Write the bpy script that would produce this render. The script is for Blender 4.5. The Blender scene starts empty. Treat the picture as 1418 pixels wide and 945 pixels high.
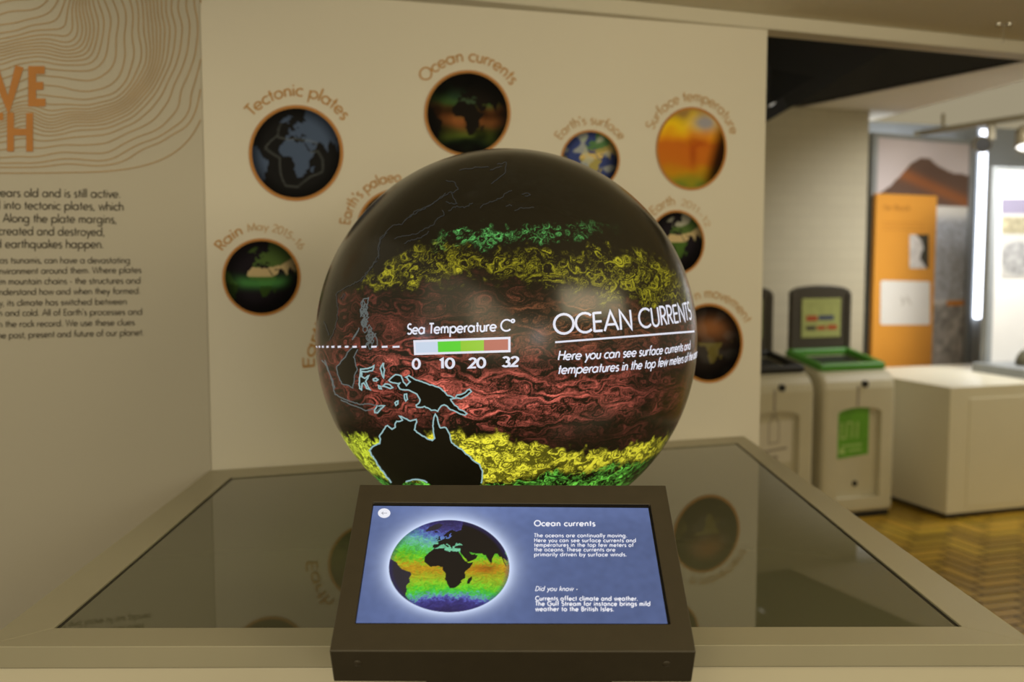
import bpy, bmesh, math, random
import numpy as np
from mathutils import Vector, Matrix

random.seed(7)
rng = np.random.default_rng(11)
SC = bpy.context.scene
COL = SC.collection

# ------------------------------------------------------------------ camera
F = 1450.0                       # focal length in pixels of the 1418 x 945 frame
CX, CY = 709.0, 472.5
PITCH = math.atan2(CY - 350.0, F)
CAM = Vector((0.0, 0.0, 1.55))
cam_d = bpy.data.cameras.new('camera')
cam = bpy.data.objects.new('camera', cam_d)
COL.objects.link(cam)
cam.location = CAM
cam.rotation_euler = (math.pi / 2 - PITCH, 0, 0)
cam_d.sensor_width = 36.0
cam_d.lens = F / 1418.0 * 36.0
cam_d.clip_start = 0.05
cam_d.clip_end = 60
cam_d.dof.use_dof = True
cam_d.dof.focus_distance = 1.78
cam_d.dof.aperture_fstop = 2.8
SC.camera = cam

# ------------------------------------------------------------------ look, world, lamps
vs = SC.view_settings
vs.view_transform = 'Standard'
vs.look = 'None'
vs.exposure = 0.0
vs.gamma = 1.0
vs.use_curve_mapping = False
SC.display_settings.display_device = 'sRGB'
w = bpy.data.worlds.new('world')
SC.world = w
w.use_nodes = True
w.node_tree.nodes['Background'].inputs[0].default_value = (0.92, 0.79, 0.52, 1)
w.node_tree.nodes['Background'].inputs[1].default_value = 0.36


def area(name, loc, aim, sx, sy, power, col, spread=180):
    d = bpy.data.lights.new(name, 'AREA')
    d.shape = 'RECTANGLE'
    d.size, d.size_y = sx, sy
    d.energy = power
    d.color = col
    d.spread = math.radians(spread)
    o = bpy.data.objects.new(name, d)
    COL.objects.link(o)
    o.location = loc
    o.rotation_euler = (Vector(aim) - Vector(loc)).to_track_quat('-Z', 'Y').to_euler()
    return o


WARM = (1.0, 0.86, 0.545)
COOL = (1.0, 0.99, 0.97)
area('unseen_lamp_front', (1.6, 1.1, 2.30), (0.6, 3.5, 1.3), 1.6, 0.9, 23, WARM, 150)
area('unseen_lamp_front', (-1.0, 0.5, 2.30), (-0.2, 3.0, 1.5), 1.5, 0.9, 3, WARM, 150)  # unseen, added to lift the left wall out of the globe's shadow
area('ceiling_lamp_camera', (0.35, -1.7, 2.25), (0.25, 2.2, 0.9), 3.6, 2.4, 46, WARM, 160)
area('ceiling_lamp_hall', (3.7, 4.3, 2.9), (2.9, 5.8, 0.2), 1.2, 0.6, 21, WARM)
area('ceiling_lamp_display', (3.3, 6.2, 2.42), (3.1, 7.3, 0.7), 0.9, 0.3, 19, COOL, 120)
area('alcove_fill_hidden', (2.85, 7.90, 2.10), (2.86, 7.96, 2.6), 0.3, 0.06, 2.0, COOL)  # hidden behind the picture panel, added to brighten alcove wall and soffit
area('added_reflection_lamp', (1.5, -2.6, 1.86), (0, 2.3, 1.36), 0.5, 0.4, 4.0, (0.9, 0.88, 1.0))  # both rear lamps are unseen, added for soft reflections on the globe
area('added_reflection_lamp', (-2.9, -0.6, 1.72), (0, 2.3, 1.36), 0.5, 0.4, 3.0, (0.9, 0.88, 1.0))

# ------------------------------------------------------------------ projection helpers
RIGHT = Vector((1, 0, 0))
UP = Vector((0, math.sin(PITCH), math.cos(PITCH)))
FWD = Vector((0, math.cos(PITCH), -math.sin(PITCH)))


def ray(px, py):                 # unit step along the optical axis
    return RIGHT * ((px - CX) / F) + UP * (-(py - CY) / F) + FWD


def onz(px, py, z):
    d = ray(px, py)
    return CAM + d * ((z - CAM.z) / d.z)


def ony(px, py, y):
    d = ray(px, py)
    return CAM + d * (y / d.y)


class Plane:
    def __init__(s, p, n):
        s.p, s.n = Vector(p), Vector(n).normalized()

    def hit(s, px, py, lift=0.0):
        d = ray(px, py)
        t = ((s.p + s.n * lift) - CAM).dot(s.n) / d.dot(s.n)
        return CAM + d * t

    def lifted(s, lift):
        return Plane(s.p + s.n * lift, s.n)


def project(P):                  # world (N,3) array -> pixels
    P = np.asarray(P, float) - np.array(CAM)
    z = P @ np.array(FWD)
    return CX + F * (P @ np.array(RIGHT)) / z, CY - F * (P @ np.array(UP)) / z


# ------------------------------------------------------------------ materials
def lin(c):
    c = np.asarray(c, float) / 255.0
    return np.where(c <= 0.04045, c / 12.92, ((c + 0.055) / 1.055) ** 2.4)


def mat(name, col, rough=0.5, metal=0.0, noise=0.0, nscale=8.0, bump=0.0, bscale=60.0, emit=0.0, spec=0.5, coat=0.0):
    m = bpy.data.materials.new(name)
    m.use_nodes = True
    nt = m.node_tree
    b = nt.nodes['Principled BSDF']
    b.inputs['Base Color'].default_value = (*col, 1)
    b.inputs['Roughness'].default_value = rough
    b.inputs['Metallic'].default_value = metal
    b.inputs['Specular IOR Level'].default_value = spec
    b.inputs['Coat Weight'].default_value = coat
    tc = nt.nodes.new('ShaderNodeTexCoord')
    if noise:
        n = nt.nodes.new('ShaderNodeTexNoise')
        n.inputs['Scale'].default_value = nscale
        n.inputs['Detail'].default_value = 4
        nt.links.new(tc.outputs['Object'], n.inputs['Vector'])
        r = nt.nodes.new('ShaderNodeValToRGB')
        a = np.array(col)
        r.color_ramp.elements[0].position = 0.3
        r.color_ramp.elements[1].position = 0.7
        r.color_ramp.elements[0].color = (*(a * (1 - noise)), 1)
        r.color_ramp.elements[1].color = (*np.minimum(a * (1 + noise), 1), 1)
        nt.links.new(n.outputs['Fac'], r.inputs['Fac'])
        nt.links.new(r.outputs['Color'], b.inputs['Base Color'])
    if bump:
        n2 = nt.nodes.new('ShaderNodeTexNoise')
        n2.inputs['Scale'].default_value = bscale
        n2.inputs['Detail'].default_value = 3
        nt.links.new(tc.outputs['Object'], n2.inputs['Vector'])
        bp = nt.nodes.new('ShaderNodeBump')
        bp.inputs['Strength'].default_value = bump
        bp.inputs['Distance'].default_value = 0.01
        nt.links.new(n2.outputs['Fac'], bp.inputs['Height'])
        nt.links.new(bp.outputs['Normal'], b.inputs['Normal'])
    if emit:
        b.inputs['Emission Color'].default_value = (*col, 1)
        b.inputs['Emission Strength'].default_value = emit
        b.inputs['Base Color'].default_value = (0.02, 0.02, 0.02, 1)
    return m


def attr_mat(name, rough=0.5, emissive=False, strength=1.0, base=(0.02, 0.02, 0.02), spec=0.5):
    m = bpy.data.materials.new(name)
    m.use_nodes = True
    nt = m.node_tree
    b = nt.nodes['Principled BSDF']
    a = nt.nodes.new('ShaderNodeAttribute')
    a.attribute_name = 'Col'
    b.inputs['Roughness'].default_value = rough
    b.inputs['Specular IOR Level'].default_value = spec
    if emissive:
        b.inputs['Base Color'].default_value = (*base, 1)
        nt.links.new(a.outputs['Color'], b.inputs['Emission Color'])
        b.inputs['Emission Strength'].default_value = strength
    else:
        nt.links.new(a.outputs['Color'], b.inputs['Base Color'])
    return m


M = {}
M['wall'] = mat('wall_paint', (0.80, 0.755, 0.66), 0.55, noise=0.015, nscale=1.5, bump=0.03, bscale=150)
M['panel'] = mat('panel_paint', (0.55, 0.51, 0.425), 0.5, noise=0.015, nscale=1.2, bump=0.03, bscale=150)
M['ceil'] = mat('ceiling_paint', (0.78, 0.73, 0.60), 0.8, noise=0.02, nscale=2)
M['rail'] = mat('rail_paint', (0.72, 0.68, 0.58), 0.6, noise=0.02, nscale=3)
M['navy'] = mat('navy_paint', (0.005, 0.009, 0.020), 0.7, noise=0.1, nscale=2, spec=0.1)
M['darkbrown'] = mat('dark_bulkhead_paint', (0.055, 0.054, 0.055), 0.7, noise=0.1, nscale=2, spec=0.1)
M['soffit'] = mat('soffit_paint', (0.85, 0.80, 0.68), 0.7, noise=0.02, nscale=3)
M['alcove'] = mat('blue_grey_paint', (0.42, 0.47, 0.54), 0.6, noise=0.03, nscale=3)
M['frame'] = mat('table_frame_laminate', (0.42, 0.385, 0.275), 0.42, noise=0.02, nscale=6)  # colour lowered to imitate the weaker light on the table top
M['apron'] = mat('table_side_laminate', (0.72, 0.665, 0.51), 0.45, noise=0.02, nscale=5)
M['glass'] = mat('smoked_glass', (0.128, 0.124, 0.074), 0.015, noise=0.03, nscale=2, spec=0.55)
M['edging'] = mat('black_edging', (0.02, 0.018, 0.014), 0.5, noise=0.1)
M['kiosk'] = mat('kiosk_bronze_paint', (0.062, 0.050, 0.031), 0.45, noise=0.05, nscale=40, bump=0.05, bscale=400)
M['black'] = mat('black_plastic', (0.010, 0.010, 0.012), 0.35, noise=0.1, nscale=20)
M['ink'] = mat('black_ink', (0.045, 0.036, 0.022), 0.6, noise=0.1, nscale=30)
M['orange'] = mat('orange_vinyl', (0.52, 0.22, 0.035), 0.55, noise=0.04, nscale=20)
M['caption'] = mat('orange_caption_vinyl', (0.56, 0.30, 0.09), 0.55, noise=0.04, nscale=20)
M['caption_pale'] = mat('pale_caption_vinyl', (0.60, 0.40, 0.20), 0.55, noise=0.04, nscale=20)
M['contour'] = mat('contour_line_ink', (0.47, 0.30, 0.13), 0.55, noise=0.1, nscale=15)
M['heading'] = mat('heading_orange_vinyl', (0.54, 0.20, 0.015), 0.5, noise=0.05, nscale=15)
M['white_glow'] = mat('lit_white_text', (0.88, 0.88, 0.95), 0.4, emit=0.95, noise=0.0)
M['sphere_white'] = mat('projected_white', (0.85, 0.86, 0.98), 0.3, emit=0.85)
M['coast'] = mat('projected_coast_cyan', (0.36, 0.58, 0.60), 0.3, emit=0.8)
M['coast_dim'] = mat('projected_coast_dim', (0.12, 0.145, 0.145), 0.3, emit=0.75)
M['coast_faint'] = mat('projected_coast_faint', (0.030, 0.035, 0.038), 0.3, emit=0.6)
M['bin'] = mat('bin_cream_plastic', (0.60, 0.56, 0.42), 0.38, noise=0.03, nscale=6)
M['bin_grey'] = mat('bin_dark_grey_plastic', (0.062, 0.054, 0.042), 0.45, noise=0.06, nscale=8)
M['bin_black'] = mat('bin_black_plastic', (0.012, 0.012, 0.013), 0.4, noise=0.06, nscale=8)
M['green'] = mat('bin_green_plastic', (0.075, 0.29, 0.03), 0.4, noise=0.05, nscale=8)
M['sticker_green'] = mat('green_sticker', (0.14, 0.40, 0.035), 0.45, noise=0.12, nscale=14)
M['sticker_pale'] = mat('pale_green_sticker', (0.42, 0.47, 0.17), 0.5, noise=0.1, nscale=25)
M['sticker_white'] = mat('white_sticker', (0.72, 0.68, 0.58), 0.5, noise=0.02)
M['pale_ink'] = mat('pale_green_ink', (0.42, 0.62, 0.20), 0.5, noise=0.05)
M['red_ink'] = mat('red_ink', (0.45, 0.09, 0.03), 0.5, noise=0.1)
M['blue_ink'] = mat('blue_ink', (0.07, 0.09, 0.16), 0.5, noise=0.1)
M['grey_ink'] = mat('grey_ink', (0.34, 0.30, 0.26), 0.5, noise=0.1)
M['cabinet'] = mat('white_cabinet_laminate', (0.77, 0.73, 0.58), 0.4, noise=0.015, nscale=4)
M['plinth_dark'] = mat('dark_plinth_edge', (0.03, 0.025, 0.02), 0.6, noise=0.1)
M['steel'] = mat('grey_metal', (0.29, 0.31, 0.32), 0.5, metal=0.0, noise=0.05, nscale=10)
M['track'] = mat('track_beige_metal', (0.33, 0.29, 0.19), 0.45, noise=0.05, nscale=10)
M['lamp_can'] = mat('lamp_can_bronze', (0.16, 0.13, 0.075), 0.35, metal=0.4, noise=0.05, nscale=10)
M['lamp_lit'] = mat('lit_lens', (1.0, 0.98, 0.92), 0.3, emit=2.5)
M['led'] = mat('led_tube', (0.86, 0.90, 1.0), 0.3, emit=5.0)
M['sign_orange'] = mat('orange_board', (0.74, 0.33, 0.045), 0.5, noise=0.03, nscale=3)
M['sign_text'] = mat('brown_orange_ink', (0.50, 0.21, 0.03), 0.5, noise=0.05)
M['paper'] = mat('white_paper', (0.82, 0.81, 0.79), 0.6, noise=0.015)
M['chrome'] = mat('bright_metal', (0.62, 0.60, 0.55), 0.25, metal=0.9, noise=0.02)
M['print'] = attr_mat('printed_picture', 0.55, spec=0.06)
M['screen'] = attr_mat('screen_picture', 0.18, True, 1.0, (0.01, 0.01, 0.012))
M['globe'] = attr_mat('projection_globe', 0.20, True, 1.0, (0.020, 0.017, 0.011), 0.42)
M['floor'] = attr_mat('parquet_varnish', 0.32)


def brick_mat():
    m = bpy.data.materials.new('white_painted_brick')
    m.use_nodes = True
    nt = m.node_tree
    b = nt.nodes['Principled BSDF']
    b.inputs['Roughness'].default_value = 0.6
    tc = nt.nodes.new('ShaderNodeTexCoord')
    mp = nt.nodes.new('ShaderNodeMapping')
    mp.inputs['Rotation'].default_value = (math.pi / 2, 0, 0)
    nt.links.new(tc.outputs['Object'], mp.inputs['Vector'])
    br = nt.nodes.new('ShaderNodeTexBrick')
    br.inputs['Color1'].default_value = (0.49, 0.45, 0.335, 1)
    br.inputs['Color2'].default_value = (0.47, 0.43, 0.32, 1)
    br.inputs['Mortar'].default_value = (0.455, 0.415, 0.31, 1)
    br.inputs['Scale'].default_value = 1.0
    br.inputs['Brick Width'].default_value = 0.225
    br.inputs['Row Height'].default_value = 0.075
    br.inputs['Mortar Size'].default_value = 0.006
    nt.links.new(mp.outputs['Vector'], br.inputs['Vector'])
    nt.links.new(br.outputs['Color'], b.inputs['Base Color'])
    bp = nt.nodes.new('ShaderNodeBump')
    bp.inputs['Strength'].default_value = 0.15
    bp.inputs['Distance'].default_value = 0.006
    bp.invert = True
    nt.links.new(br.outputs['Fac'], bp.inputs['Height'])
    nt.links.new(bp.outputs['Normal'], b.inputs['Normal'])
    return m


M['brick'] = brick_mat()


# ------------------------------------------------------------------ mesh helpers
def link(name, me, m, parent=None):
    o = bpy.data.objects.new(name, me)
    COL.objects.link(o)
    if m is not None:
        me.materials.append(m)
    if parent is not None:
        o.parent = parent
        o.matrix_parent_inverse = parent.matrix_world.inverted()
    return o


def thing(name, label, cat, loc=(0, 0, 0), group=None, rot=None):
    o = bpy.data.objects.new(name, None)
    COL.objects.link(o)
    o.empty_display_size = 0.1
    o.location = loc
    if rot is not None:
        o.rotation_euler = (0, 0, rot)
    bpy.context.view_layer.update()
    return tag(o, label, cat, group)


def tag(o, label=None, cat=None, group=None, kind=None):
    if label:
        o['label'] = label
    if cat:
        o['category'] = cat
    if group:
        o['group'] = group
    if kind:
        o['kind'] = kind
    return o


class MB:
    def __init__(s):
        s.v, s.f, s.sm = [], [], []
        s.k, s.nrm = 0, None

    def on(s, nrm):
        s.nrm = nrm
        return s

    def add(s, vs_, fs, smooth=False):
        k = len(s.v)
        s.v += [tuple(p) for p in vs_]
        s.f += [tuple(i + k for i in f) for f in fs]
        s.sm += [smooth] * len(fs)
        return s

    def prism(s, pts, d):        # polygon points (CCW seen against d) extruded by vector d
        n = len(pts)
        d = Vector(d)
        a = [Vector(p) for p in pts]
        b = [p + d for p in a]
        fs = [tuple(range(n))[::-1], tuple(range(n, 2 * n))]
        fs += [(i, (i + 1) % n, n + (i + 1) % n, n + i) for i in range(n)]
        return s.add(a + b, fs)

    def box(s, o, a, b, c):      # corner + three edge vectors
        o, a, b, c = Vector(o), Vector(a), Vector(b), Vector(c)
        return s.prism([o, o + a, o + a + b, o + b], c)

    def tube(s, p0, p1, r0, r1=None, n=20, caps=True):
        p0, p1 = Vector(p0), Vector(p1)
        r1 = r0 if r1 is None else r1
        z = (p1 - p0).normalized()
        x = z.orthogonal().normalized()
        y = z.cross(x)
        ring = lambda p, r: [p + (x * math.cos(2 * math.pi * i / n) + y * math.sin(2 * math.pi * i / n)) * r for i in range(n)]
        s.add(ring(p0, r0) + ring(p1, r1), [(i, (i + 1) % n, n + (i + 1) % n, n + i) for i in range(n)], True)
        if caps:
            s.add(ring(p0, r0), [tuple(range(n))[::-1]])
            s.add(ring(p1, r1), [tuple(range(n))])
        return s

    def lathe(s, c, prof, n=48, axis=(0, 0, 1)):
        c = Vector(c)
        z = Vector(axis).normalized()
        x = z.orthogonal().normalized()
        y = z.cross(x)
        k = len(prof)
        vs_ = [c + (x * math.cos(2 * math.pi * i / n) + y * math.sin(2 * math.pi * i / n)) * r + z * h for i in range(n) for r, h in prof]
        fs = [(i * k + j, ((i + 1) % n) * k + j, ((i + 1) % n) * k + j + 1, i * k + j + 1) for i in range(n) for j in range(k - 1)]
        return s.add(vs_, fs, True)

    def mesh(s, name):
        me = bpy.data.meshes.new(name)
        me.from_pydata(s.v, [], s.f)
        me.polygons.foreach_set('use_smooth', s.sm)
        return me

    def build(s, name, m, parent=None, bevel=0.0, seg=2, fix=True):
        me = s.mesh(name)
        if fix:
            bm = bmesh.new()
            bm.from_mesh(me)
            bmesh.ops.recalc_face_normals(bm, faces=bm.faces)
            bm.to_mesh(me)
            bm.free()
        o = link(name, me, m, parent)
        if bevel:
            md = o.modifiers.new('bevel', 'BEVEL')
            md.width = bevel
            md.segments = seg
            md.limit_method = 'ANGLE'
            md.angle_limit = math.radians(35)
        return o


def grid_obj(name, P, C, m, parent=None, smooth=True, wrap=False):
    """P (r,c,3) points, C (r,c,3) linear colours -> one mesh with a colour attribute."""
    r, c = P.shape[:2]
    me = bpy.data.meshes.new(name)
    idx = np.arange(r * c).reshape(r, c)
    if wrap:
        idx = np.concatenate([idx, idx[:, :1]], 1)
    q = np.stack([idx[:-1, :-1], idx[:-1, 1:], idx[1:, 1:], idx[1:, :-1]], -1).reshape(-1, 4)
    me.vertices.add(r * c)
    me.vertices.foreach_set('co', P.reshape(-1).astype(np.float32))
    nf = len(q)
    me.loops.add(nf * 4)
    me.loops.foreach_set('vertex_index', q.reshape(-1).astype(np.int32))
    me.polygons.add(nf)
    me.polygons.foreach_set('loop_start', np.arange(0, nf * 4, 4, dtype=np.int32))
    me.polygons.foreach_set('loop_total', np.full(nf, 4, np.int32))
    me.polygons.foreach_set('use_smooth', np.full(nf, smooth))
    a = me.attributes.new('Col', 'FLOAT_COLOR', 'POINT')
    cc = np.ones((r * c, 4), np.float32)
    cc[:, :3] = C.reshape(-1, 3)
    a.data.foreach_set('color', cc.reshape(-1))
    me.update(calc_edges=True)
    me.validate()
    return link(name, me, m, parent)


# ------------------------------------------------------------------ a small geometric stroke alphabet (cap height 1)
def arc(cx, cy, rx, ry, a0, a1, n=None):
    n = n or max(4, int(abs(a1 - a0) / 18))
    return [(cx + rx * math.cos(math.radians(a0 + (a1 - a0) * i / n)), cy + ry * math.sin(math.radians(a0 + (a1 - a0) * i / n))) for i in range(n + 1)]


def circ(cx, cy, r, ry=None):
    return arc(cx, cy, r, ry or r, 0, 360, 20)


X = 0.62
G = {
    ' ': ([], .34),
    'a': ([circ(.31, .31, .30), [(.62, 0), (.62, X)]], .78),
    'b': ([circ(.37, .31, .30), [(.06, 0), (.06, 1.05)]], .76),
    'c': ([arc(.32, .31, .30, .30, 48, 312)], .57),
    'd': ([circ(.31, .31, .30), [(.62, 0), (.62, 1.05)]], .78),
    'e': ([arc(.31, .31, .30, .30, 0, 318), [(.02, .31), (.61, .31)]], .70),
    'f': ([[(.15, 0), (.15, .86)] + arc(.30, .86, .15, .17, 180, 75), [(.0, .60), (.33, .60)]], .38),
    'g': ([circ(.31, .31, .30), [(.62, X), (.62, -.10)] + arc(.33, -.10, .29, .26, 0, -150)], .78),
    'h': ([[(.06, 0), (.06, 1.05)], arc(.28, .36, .22, .25, 180, 0) + [(.50, 0)]], .63),
    'i': ([[(.06, 0), (.06, X)], [(.06, .80), (.06, .91)]], .21),
    'j': ([[(.06, X), (.06, -.35)], [(.06, .80), (.06, .91)]], .21),
    'k': ([[(.06, 0), (.06, 1.05)], [(.08, .27), (.42, X)], [(.20, .38), (.47, 0)]], .50),
    'l': ([[(.06, 0), (.06, 1.05)]], .21),
    'm': ([[(.06, 0), (.06, X)], arc(.24, .38, .18, .23, 180, 0) + [(.42, 0)], arc(.60, .38, .18, .23, 180, 0) + [(.78, 0)]], .92),
    'n': ([[(.06, 0), (.06, X)], arc(.28, .36, .22, .25, 180, 0) + [(.50, 0)]], .63),
    'o': ([circ(.31, .31, .30)], .70),
    'p': ([circ(.37, .31, .30), [(.06, -.40), (.06, X)]], .76),
    'q': ([circ(.31, .31, .30), [(.62, -.40), (.62, X)]], .78),
    'r': ([[(.06, 0), (.06, X)], arc(.27, .36, .21, .24, 180, 65)], .40),
    's': ([arc(.20, .46, .15, .15, 35, 270) + arc(.20, .155, .17, .155, 90, -145)], .46),
    't': ([[(.15, 0), (.15, .90)], [(.0, .60), (.30, .60)]], .36),
    'u': ([[(.06, X), (.06, .25)] + arc(.27, .25, .21, .24, 180, 360) + [(.48, X)], [(.48, X), (.48, 0)]], .60),
    'v': ([[(.0, X), (.24, .02), (.48, X)]], .53),
    'w': ([[(.0, X), (.20, .02), (.40, X), (.60, .02), (.80, X)]], .85),
    'x': ([[(.0, X), (.46, 0)], [(.46, X), (.0, 0)]], .50),
    'y': ([[(.0, X), (.26, .02)], [(.50, X), (.10, -.38)]], .54),
    'z': ([[(.02, .60), (.42, .60), (.0, .02), (.44, .02)]], .48),
    'A': ([[(.0, 0), (.40, 1.0), (.80, 0)], [(.14, .32), (.66, .32)]], .84),
    'B': ([[(.08, 0), (.08, 1)], [(.08, 1), (.28, 1)] + arc(.28, .76, .22, .24, 90, -90) + [(.08, .52)], [(.28, .52)] + arc(.28, .26, .27, .26, 90, -90) + [(.08, 0)]], .64),
    'C': ([arc(.50, .50, .48, .50, 46, 314)], .86),
    'D': ([[(.08, 0), (.08, 1), (.25, 1)] + arc(.25, .5, .48, .5, 90, -90) + [(.08, 0)]], .82),
    'E': ([[(.08, 0), (.08, 1)], [(.08, .97), (.52, .97)], [(.08, .52), (.50, .52)], [(.08, .03), (.52, .03)]], .60),
    'G': ([arc(.50, .50, .48, .50, 46, 360) + [(.55, .50)]], 1.04),
    'H': ([[(.08, 0), (.08, 1)], [(.66, 0), (.66, 1)], [(.08, .54), (.66, .54)]], .78),
    'I': ([[(.08, 0), (.08, 1)]], .24),
    'M': ([[(.02, 0), (.16, 1), (.48, .1), (.80, 1), (.94, 0)]], 1.0),
    'N': ([[(.08, 0), (.08, 1), (.74, 0), (.74, 1)]], .86),
    'O': ([circ(.50, .50, .48, .50)], 1.04),
    'P': ([[(.08, 0), (.08, 1), (.26, 1)] + arc(.26, .74, .24, .26, 90, -90) + [(.08, .48)]], .56),
    'R': ([[(.08, 0), (.08, 1), (.26, 1)] + arc(.26, .74, .24, .26, 90, -90) + [(.08, .48)], [(.24, .48), (.54, 0)]], .60),
    'S': ([arc(.28, .75, .22, .24, 40, 270) + arc(.28, .26, .26, .25, 90, -145)], .62),
    'T': ([[(.25, 0), (.25, .97)], [(.0, .97), (.50, .97)]], .54),
    'U': ([[(.08, 1), (.08, .28)] + arc(.34, .28, .26, .28, 180, 360) + [(.60, 1)]], .70),
    'V': ([[(.0, 1), (.34, .02), (.68, 1)]], .70),
    'W': ([[(.0, 1), (.28, .02), (.55, .95), (.82, .02), (1.10, 1)]], 1.14),
    '0': ([circ(.29, .50, .27, .50)], .62),
    '1': ([[(.06, .82), (.24, .98), (.24, 0)]], .44),
    '2': ([arc(.27, .74, .22, .25, 165, -30) + [(.04, .03), (.52, .03)]], .58),
    '3': ([arc(.26, .75, .20, .24, 150, -90) + arc(.26, .26, .24, .25, 90, -155)], .58),
    '4': ([[(.42, 0), (.42, 1), (.02, .26), (.54, .26)]], .60),
    '5': ([[(.46, .97), (.18, .97), (.12, .55)] + arc(.25, .30, .25, .30, 110, -150)], .58),
    '6': ([circ(.28, .28, .25, .27), [(.05, .36), (.38, 1)]], .58),
    '7': ([[(.02, .97), (.50, .97), (.14, 0)]], .54),
    '8': ([circ(.27, .75, .20, .23), circ(.27, .26, .24, .26)], .58),
    '9': ([circ(.28, .72, .25, .27), [(.51, .64), (.18, 0)]], .58),
    '.': ([[(.06, 0), (.06, .11)]], .22),
    ',': ([[(.09, .10), (.02, -.14)]], .22),
    "'": ([[(.06, .76), (.06, 1.02)]], .20),
    '-': ([[(.03, .33), (.28, .33)]], .36),
    '_': ([[(.03, .33), (.50, .33)]], .60),
    '*': ([circ(.16, .86, .13)], .36),
}


def layout(text, slant=0.0, track=0.0):
    out, x = [], 0.0
    for ch in text:
        st, adv = G[ch]
        for pl in st:
            out.append([(x + px + slant * py, py) for px, py in pl])
        x += adv + track
    return out, x - 0.12


def ribbon(mb, pl, wd, fmap):
    """One stroke of width wd in glyph units, mapped by fmap(x, y) -> world point."""
    n = len(pl)
    closed = n > 3 and abs(pl[0][0] - pl[-1][0]) < 1e-6 and abs(pl[0][1] - pl[-1][1]) < 1e-6
    L, R = [], []
    for i in range(n):
        a = pl[i - 1] if i else (pl[-2] if closed else pl[0])
        b = pl[i + 1] if i < n - 1 else (pl[1] if closed else pl[-1])
        p = pl[i]
        d1 = (p[0] - a[0], p[1] - a[1])
        d2 = (b[0] - p[0], b[1] - p[1])
        l1, l2 = math.hypot(*d1), math.hypot(*d2)
        if l1 < 1e-9:
            d1, l1 = d2, l2
        if l2 < 1e-9:
            d2, l2 = d1, l1
        if l1 < 1e-9:
            continue
        n1 = (-d1[1] / l1, d1[0] / l1)
        n2 = (-d2[1] / l2, d2[0] / l2)
        m = (n1[0] + n2[0], n1[1] + n2[1])
        q = m[0] * n1[0] + m[1] * n1[1]
        k = wd * 0.5 * (2.0 / max(q, 0.5)) * 0.5 if q > 0.05 else wd * 0.5
        ml = math.hypot(*m)
        if q <= 0.05:
            m, ml = n1, 1.0
        else:
            k = wd * 0.5 / max(0.45, q / ml)
        m = (m[0] / ml, m[1] / ml)
        L.append((p[0] + m[0] * k, p[1] + m[1] * k))
        R.append((p[0] - m[0] * k, p[1] - m[1] * k))
    k = len(L)
    vs_ = [fmap(*p) for p in L] + [fmap(*p) for p in R]
    if mb.nrm is not None:       # overlapping strokes of one letter never share a plane
        mb.k = (mb.k + 1) % 7
        vs_ = [p + (mb.nrm(p) if callable(mb.nrm) else mb.nrm) * (mb.k * 4e-5) for p in vs_]
    mb.add(vs_, [(i, k + i, k + i + 1, i + 1) for i in range(k - 1)])


def text_line(mb, text, x0, y0, x1, y1, cap, hit, wd=0.12, slant=0.0, track=0.04, fit=None):
    """Lettering on a flat surface: baseline from pixel (x0, y0) to (x1, y1), cap height in pixels."""
    st, tot = layout(text, slant, track)
    if fit:
        tot = layout(fit, slant, track)[1]
    ux, uy = (x1 - x0) / tot, (y1 - y0) / tot
    for pl in st:
        ribbon(mb, pl, wd, lambda x, y: hit(x0 + ux * x, y0 + uy * x - cap * y))


def text_arc(mb, text, cx, cy, rx, ry, a0, a1, cap, hit, wd=0.12, track=0.05):
    """Lettering around an ellipse; angles in degrees clockwise from the top."""
    st, tot = layout(text, 0, track)
    for pl in st:
        def fm(x, y):
            t = math.radians(a0 + (a1 - a0) * x / tot)
            k = 1 + cap * y / ry
            return hit(cx + rx * k * math.sin(t), cy - ry * k * math.cos(t))
        fine = []
        for i, p in enumerate(pl):
            if i:
                q = pl[i - 1]
                m = max(1, int(math.hypot(p[0] - q[0], p[1] - q[1]) / 0.25))
                fine += [(q[0] + (p[0] - q[0]) * j / m, q[1] + (p[1] - q[1]) * j / m) for j in range(1, m)]
            fine.append(p)
        ribbon(mb, fine, wd, fm)


# ------------------------------------------------------------------ building axes: everything fixed stands along U and V
H_TABLE = 0.94
FL = onz(290, 652, H_TABLE)
FR = onz(1030, 604, H_TABLE)
THETA = math.atan2(FR.y - FL.y, FR.x - FL.x)
U = Vector((math.cos(THETA), math.sin(THETA), 0))
V = Vector((-math.sin(THETA), math.cos(THETA), 0))
Z = Vector((0, 0, 1))
WALL = Plane(FL + V * 0.004, -V)
PANEL = WALL.lifted(0.003)


def struct(mb, name, m, bevel=0.0):
    return tag(mb.build(name, m, None, bevel), kind='structure')


# main exhibition wall and the panel to its left
wl, wr = WALL.hit(285, 330), WALL.hit(1057, 330)
wl.z = wr.z = 0
struct(MB().box(wl, wr - wl, V * 0.12, Z * 2.306), 'wall_back', M['wall'])
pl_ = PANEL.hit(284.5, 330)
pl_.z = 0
struct(MB().box(pl_ - U * 3.2, U * 3.2, V * 0.12, Z * 2.37), 'wall_left', M['panel'])

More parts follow.
